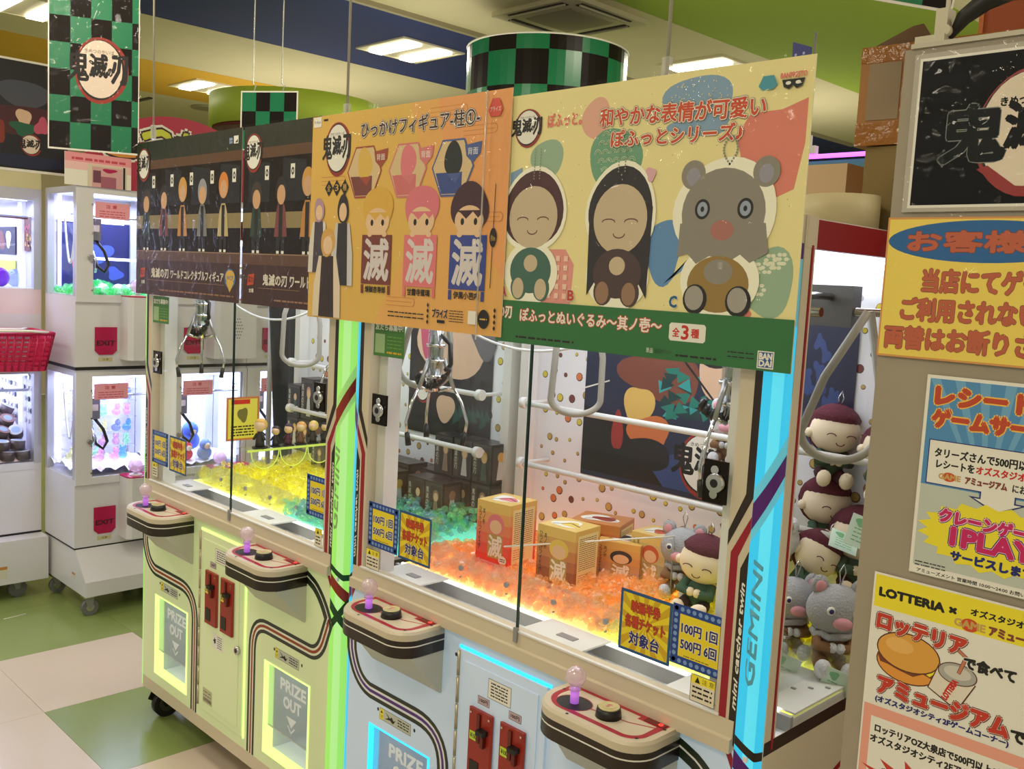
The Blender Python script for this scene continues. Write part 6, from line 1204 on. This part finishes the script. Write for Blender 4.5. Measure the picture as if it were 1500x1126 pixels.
for s_ in (1, -1):
    b = MB(); b.tube([(s_ * hx, -hy * .5 if s_ > 0 else -hy * .3, .172), (s_ * .06 + .10, -hy * .42, .182), (s_ * .06 + .11, hy * .55, .182), (s_ * hx, hy * .9, .174)], .006, PWHITE, n=8); b.build('handle', t)
b = MB(); b.tube([(-.15, .1, .168), (-.18, .1, .17), (-.18, .1, .12)], .005, CHROME, n=6); b.build('hook', t)
# signs above the left machines
b = MB(); b.box(-1.625, -1.619, -.55, .31, 2.05, 2.565, BLACK); P = Print(side(-1.619, -.55, 2.05), step=.0002); P.rect(.01, .02, .855, .515, C('banner_black', 20, 18, 26, rough=.3)); P.poly([(0, 0), (.86, 0), (.86, .012), (0, .012)], PWHITE); P.rect(0, .505, .86, .515, PWHITE); P.blob(.66, .36, .12, .06, C('banner_grey', 70, 72, 86), w=.06); P.blob(.63, .24, .20, .07, C('banner_wine', 70, 26, 34), w=.1); P.blob(.66, .25, .035, .040, SKIN); P.blob(.66, .20, .06, .03, C('banner_green', 30, 90, 66), w=.2); P.blob(.55, .18, .03, .05, C('banner_rust', 130, 50, 34), w=.2); P.blob(.74, .22, .03, .04, C('print_pink'), w=.2); P.blob(.7, .05, .2, .03, C('banner_navy', 22, 30, 60), w=.1); logo(P, .69, .130, .044, .046, circ=C('logo_cream')); b.join(P.b)
tag(b.build('black_banner'), 'black film banner with round emblem on top of the large left machine', 'banner')
t = thing('pink_poster', 'pink and white instruction poster on top of the nearest mini machine', 'poster', (-1.215, .15, 1.985)); b = MB(); b.box(-.003, 0, 0, .30, 0, .145, PWHITE); b.build('sheet', t); P = Print(side(0, 0, 0)); P.rect(0, .07, .30, .145, C('pink_soft', 236, 190, 190)); P.rect(0, .105, .30, .145, C('pink_deeper', 232, 150, 160)); P.lines(.03, .108, .28, .130, 1, C('pink_ink'), .5); P.rect(.012, .012, .05, .05, C('code_grey', 110, 110, 110)) if 0 else None
P.rect(.10, .0, .28, .10, C('pic_cream', 214, 200, 180)); P.rect(.12, .0, .26, .092, C('pic_pink', 210, 160, 165)); P.rect(.125, .02, .16, .075, C('pic_dark', 110, 60, 80)); P.rect(.16, .0, .23, .05, C('pic_mauve', 160, 90, 110)); P.blob(.20, .078, .03, .010, MAG); P.rect(.262, .0, .272, .1, BLACK); P.b.build('print', t)
b = MB(); arc = [(.82 + .52 * cos(pi * i / 30), 1.988 + .41 * sin(pi * i / 30)) for i in range(31)]; b.prism(arc, -1.52, -1.50, C('sign_crimson', 178, 36, 70, rough=.4), fn=lambda y, z, x: (x, y, z)); P = Print(side(-1.50, 0, 0))
LY = C('sign_lime', 210, 214, 70)
for ch, u, m_ in (('こ', .44, C('sign_orange', 226, 150, 60)), ('つ', .63, LY), ('な', .80, LY), ('え', .97, LY)): P.text(ch, u, 2.17, .15, .15, m_, bold=.008, out=[(PWHITE, .030), (C('sign_dark', 60, 20, 30), .018)])
b.join(P.b); tag(b.build('arched_sign'), 'crimson arched sign with yellow green lettering above the mini machines', 'sign')
# dark hanging cloth behind the lime machine
b = MB(); vs = []; K = 20
for j in range(9):
    zz = .55 + j * .13; wq = .5 + .5 * min(1, j / 7)
    for i in range(K + 1): f = i / K; vs.append((-.56 + .17 * (f - .5) * 1.6 * wq + .02, .9 + .025 * sin(f * 14 + j * .35) + .06 * (f - .5), zz))
b.add(vs, [(j * (K + 1) + i, j * (K + 1) + i + 1, (j + 1) * (K + 1) + i + 1, (j + 1) * (K + 1) + i) for j in range(8) for i in range(K)], C('cloth_black', 34, 38, 48, rough=.8), True)
b.cyl((-.72, .9, 1.58), .01, .34, GREY, axis='x', n=8); b.cyl((-.70, .9, 0), .012, 1.58, GREY, n=8); b.box(-.8, -.6, .8, 1.0, 0, .012, GREY); tag(b.build('black_cloth'), 'dark blue black cloth hanging from a stand behind the lime machine', 'cloth')
b = MB(); b.tube([(-1.302, -.084, .001), (-1.317, .018, .001)], .002, PWHITE, n=4); tag(b.build('reflection_streak'), 'thin white streak modelling a reflection on the green floor', 'streak')  # floor reflection put in as a thin white rod
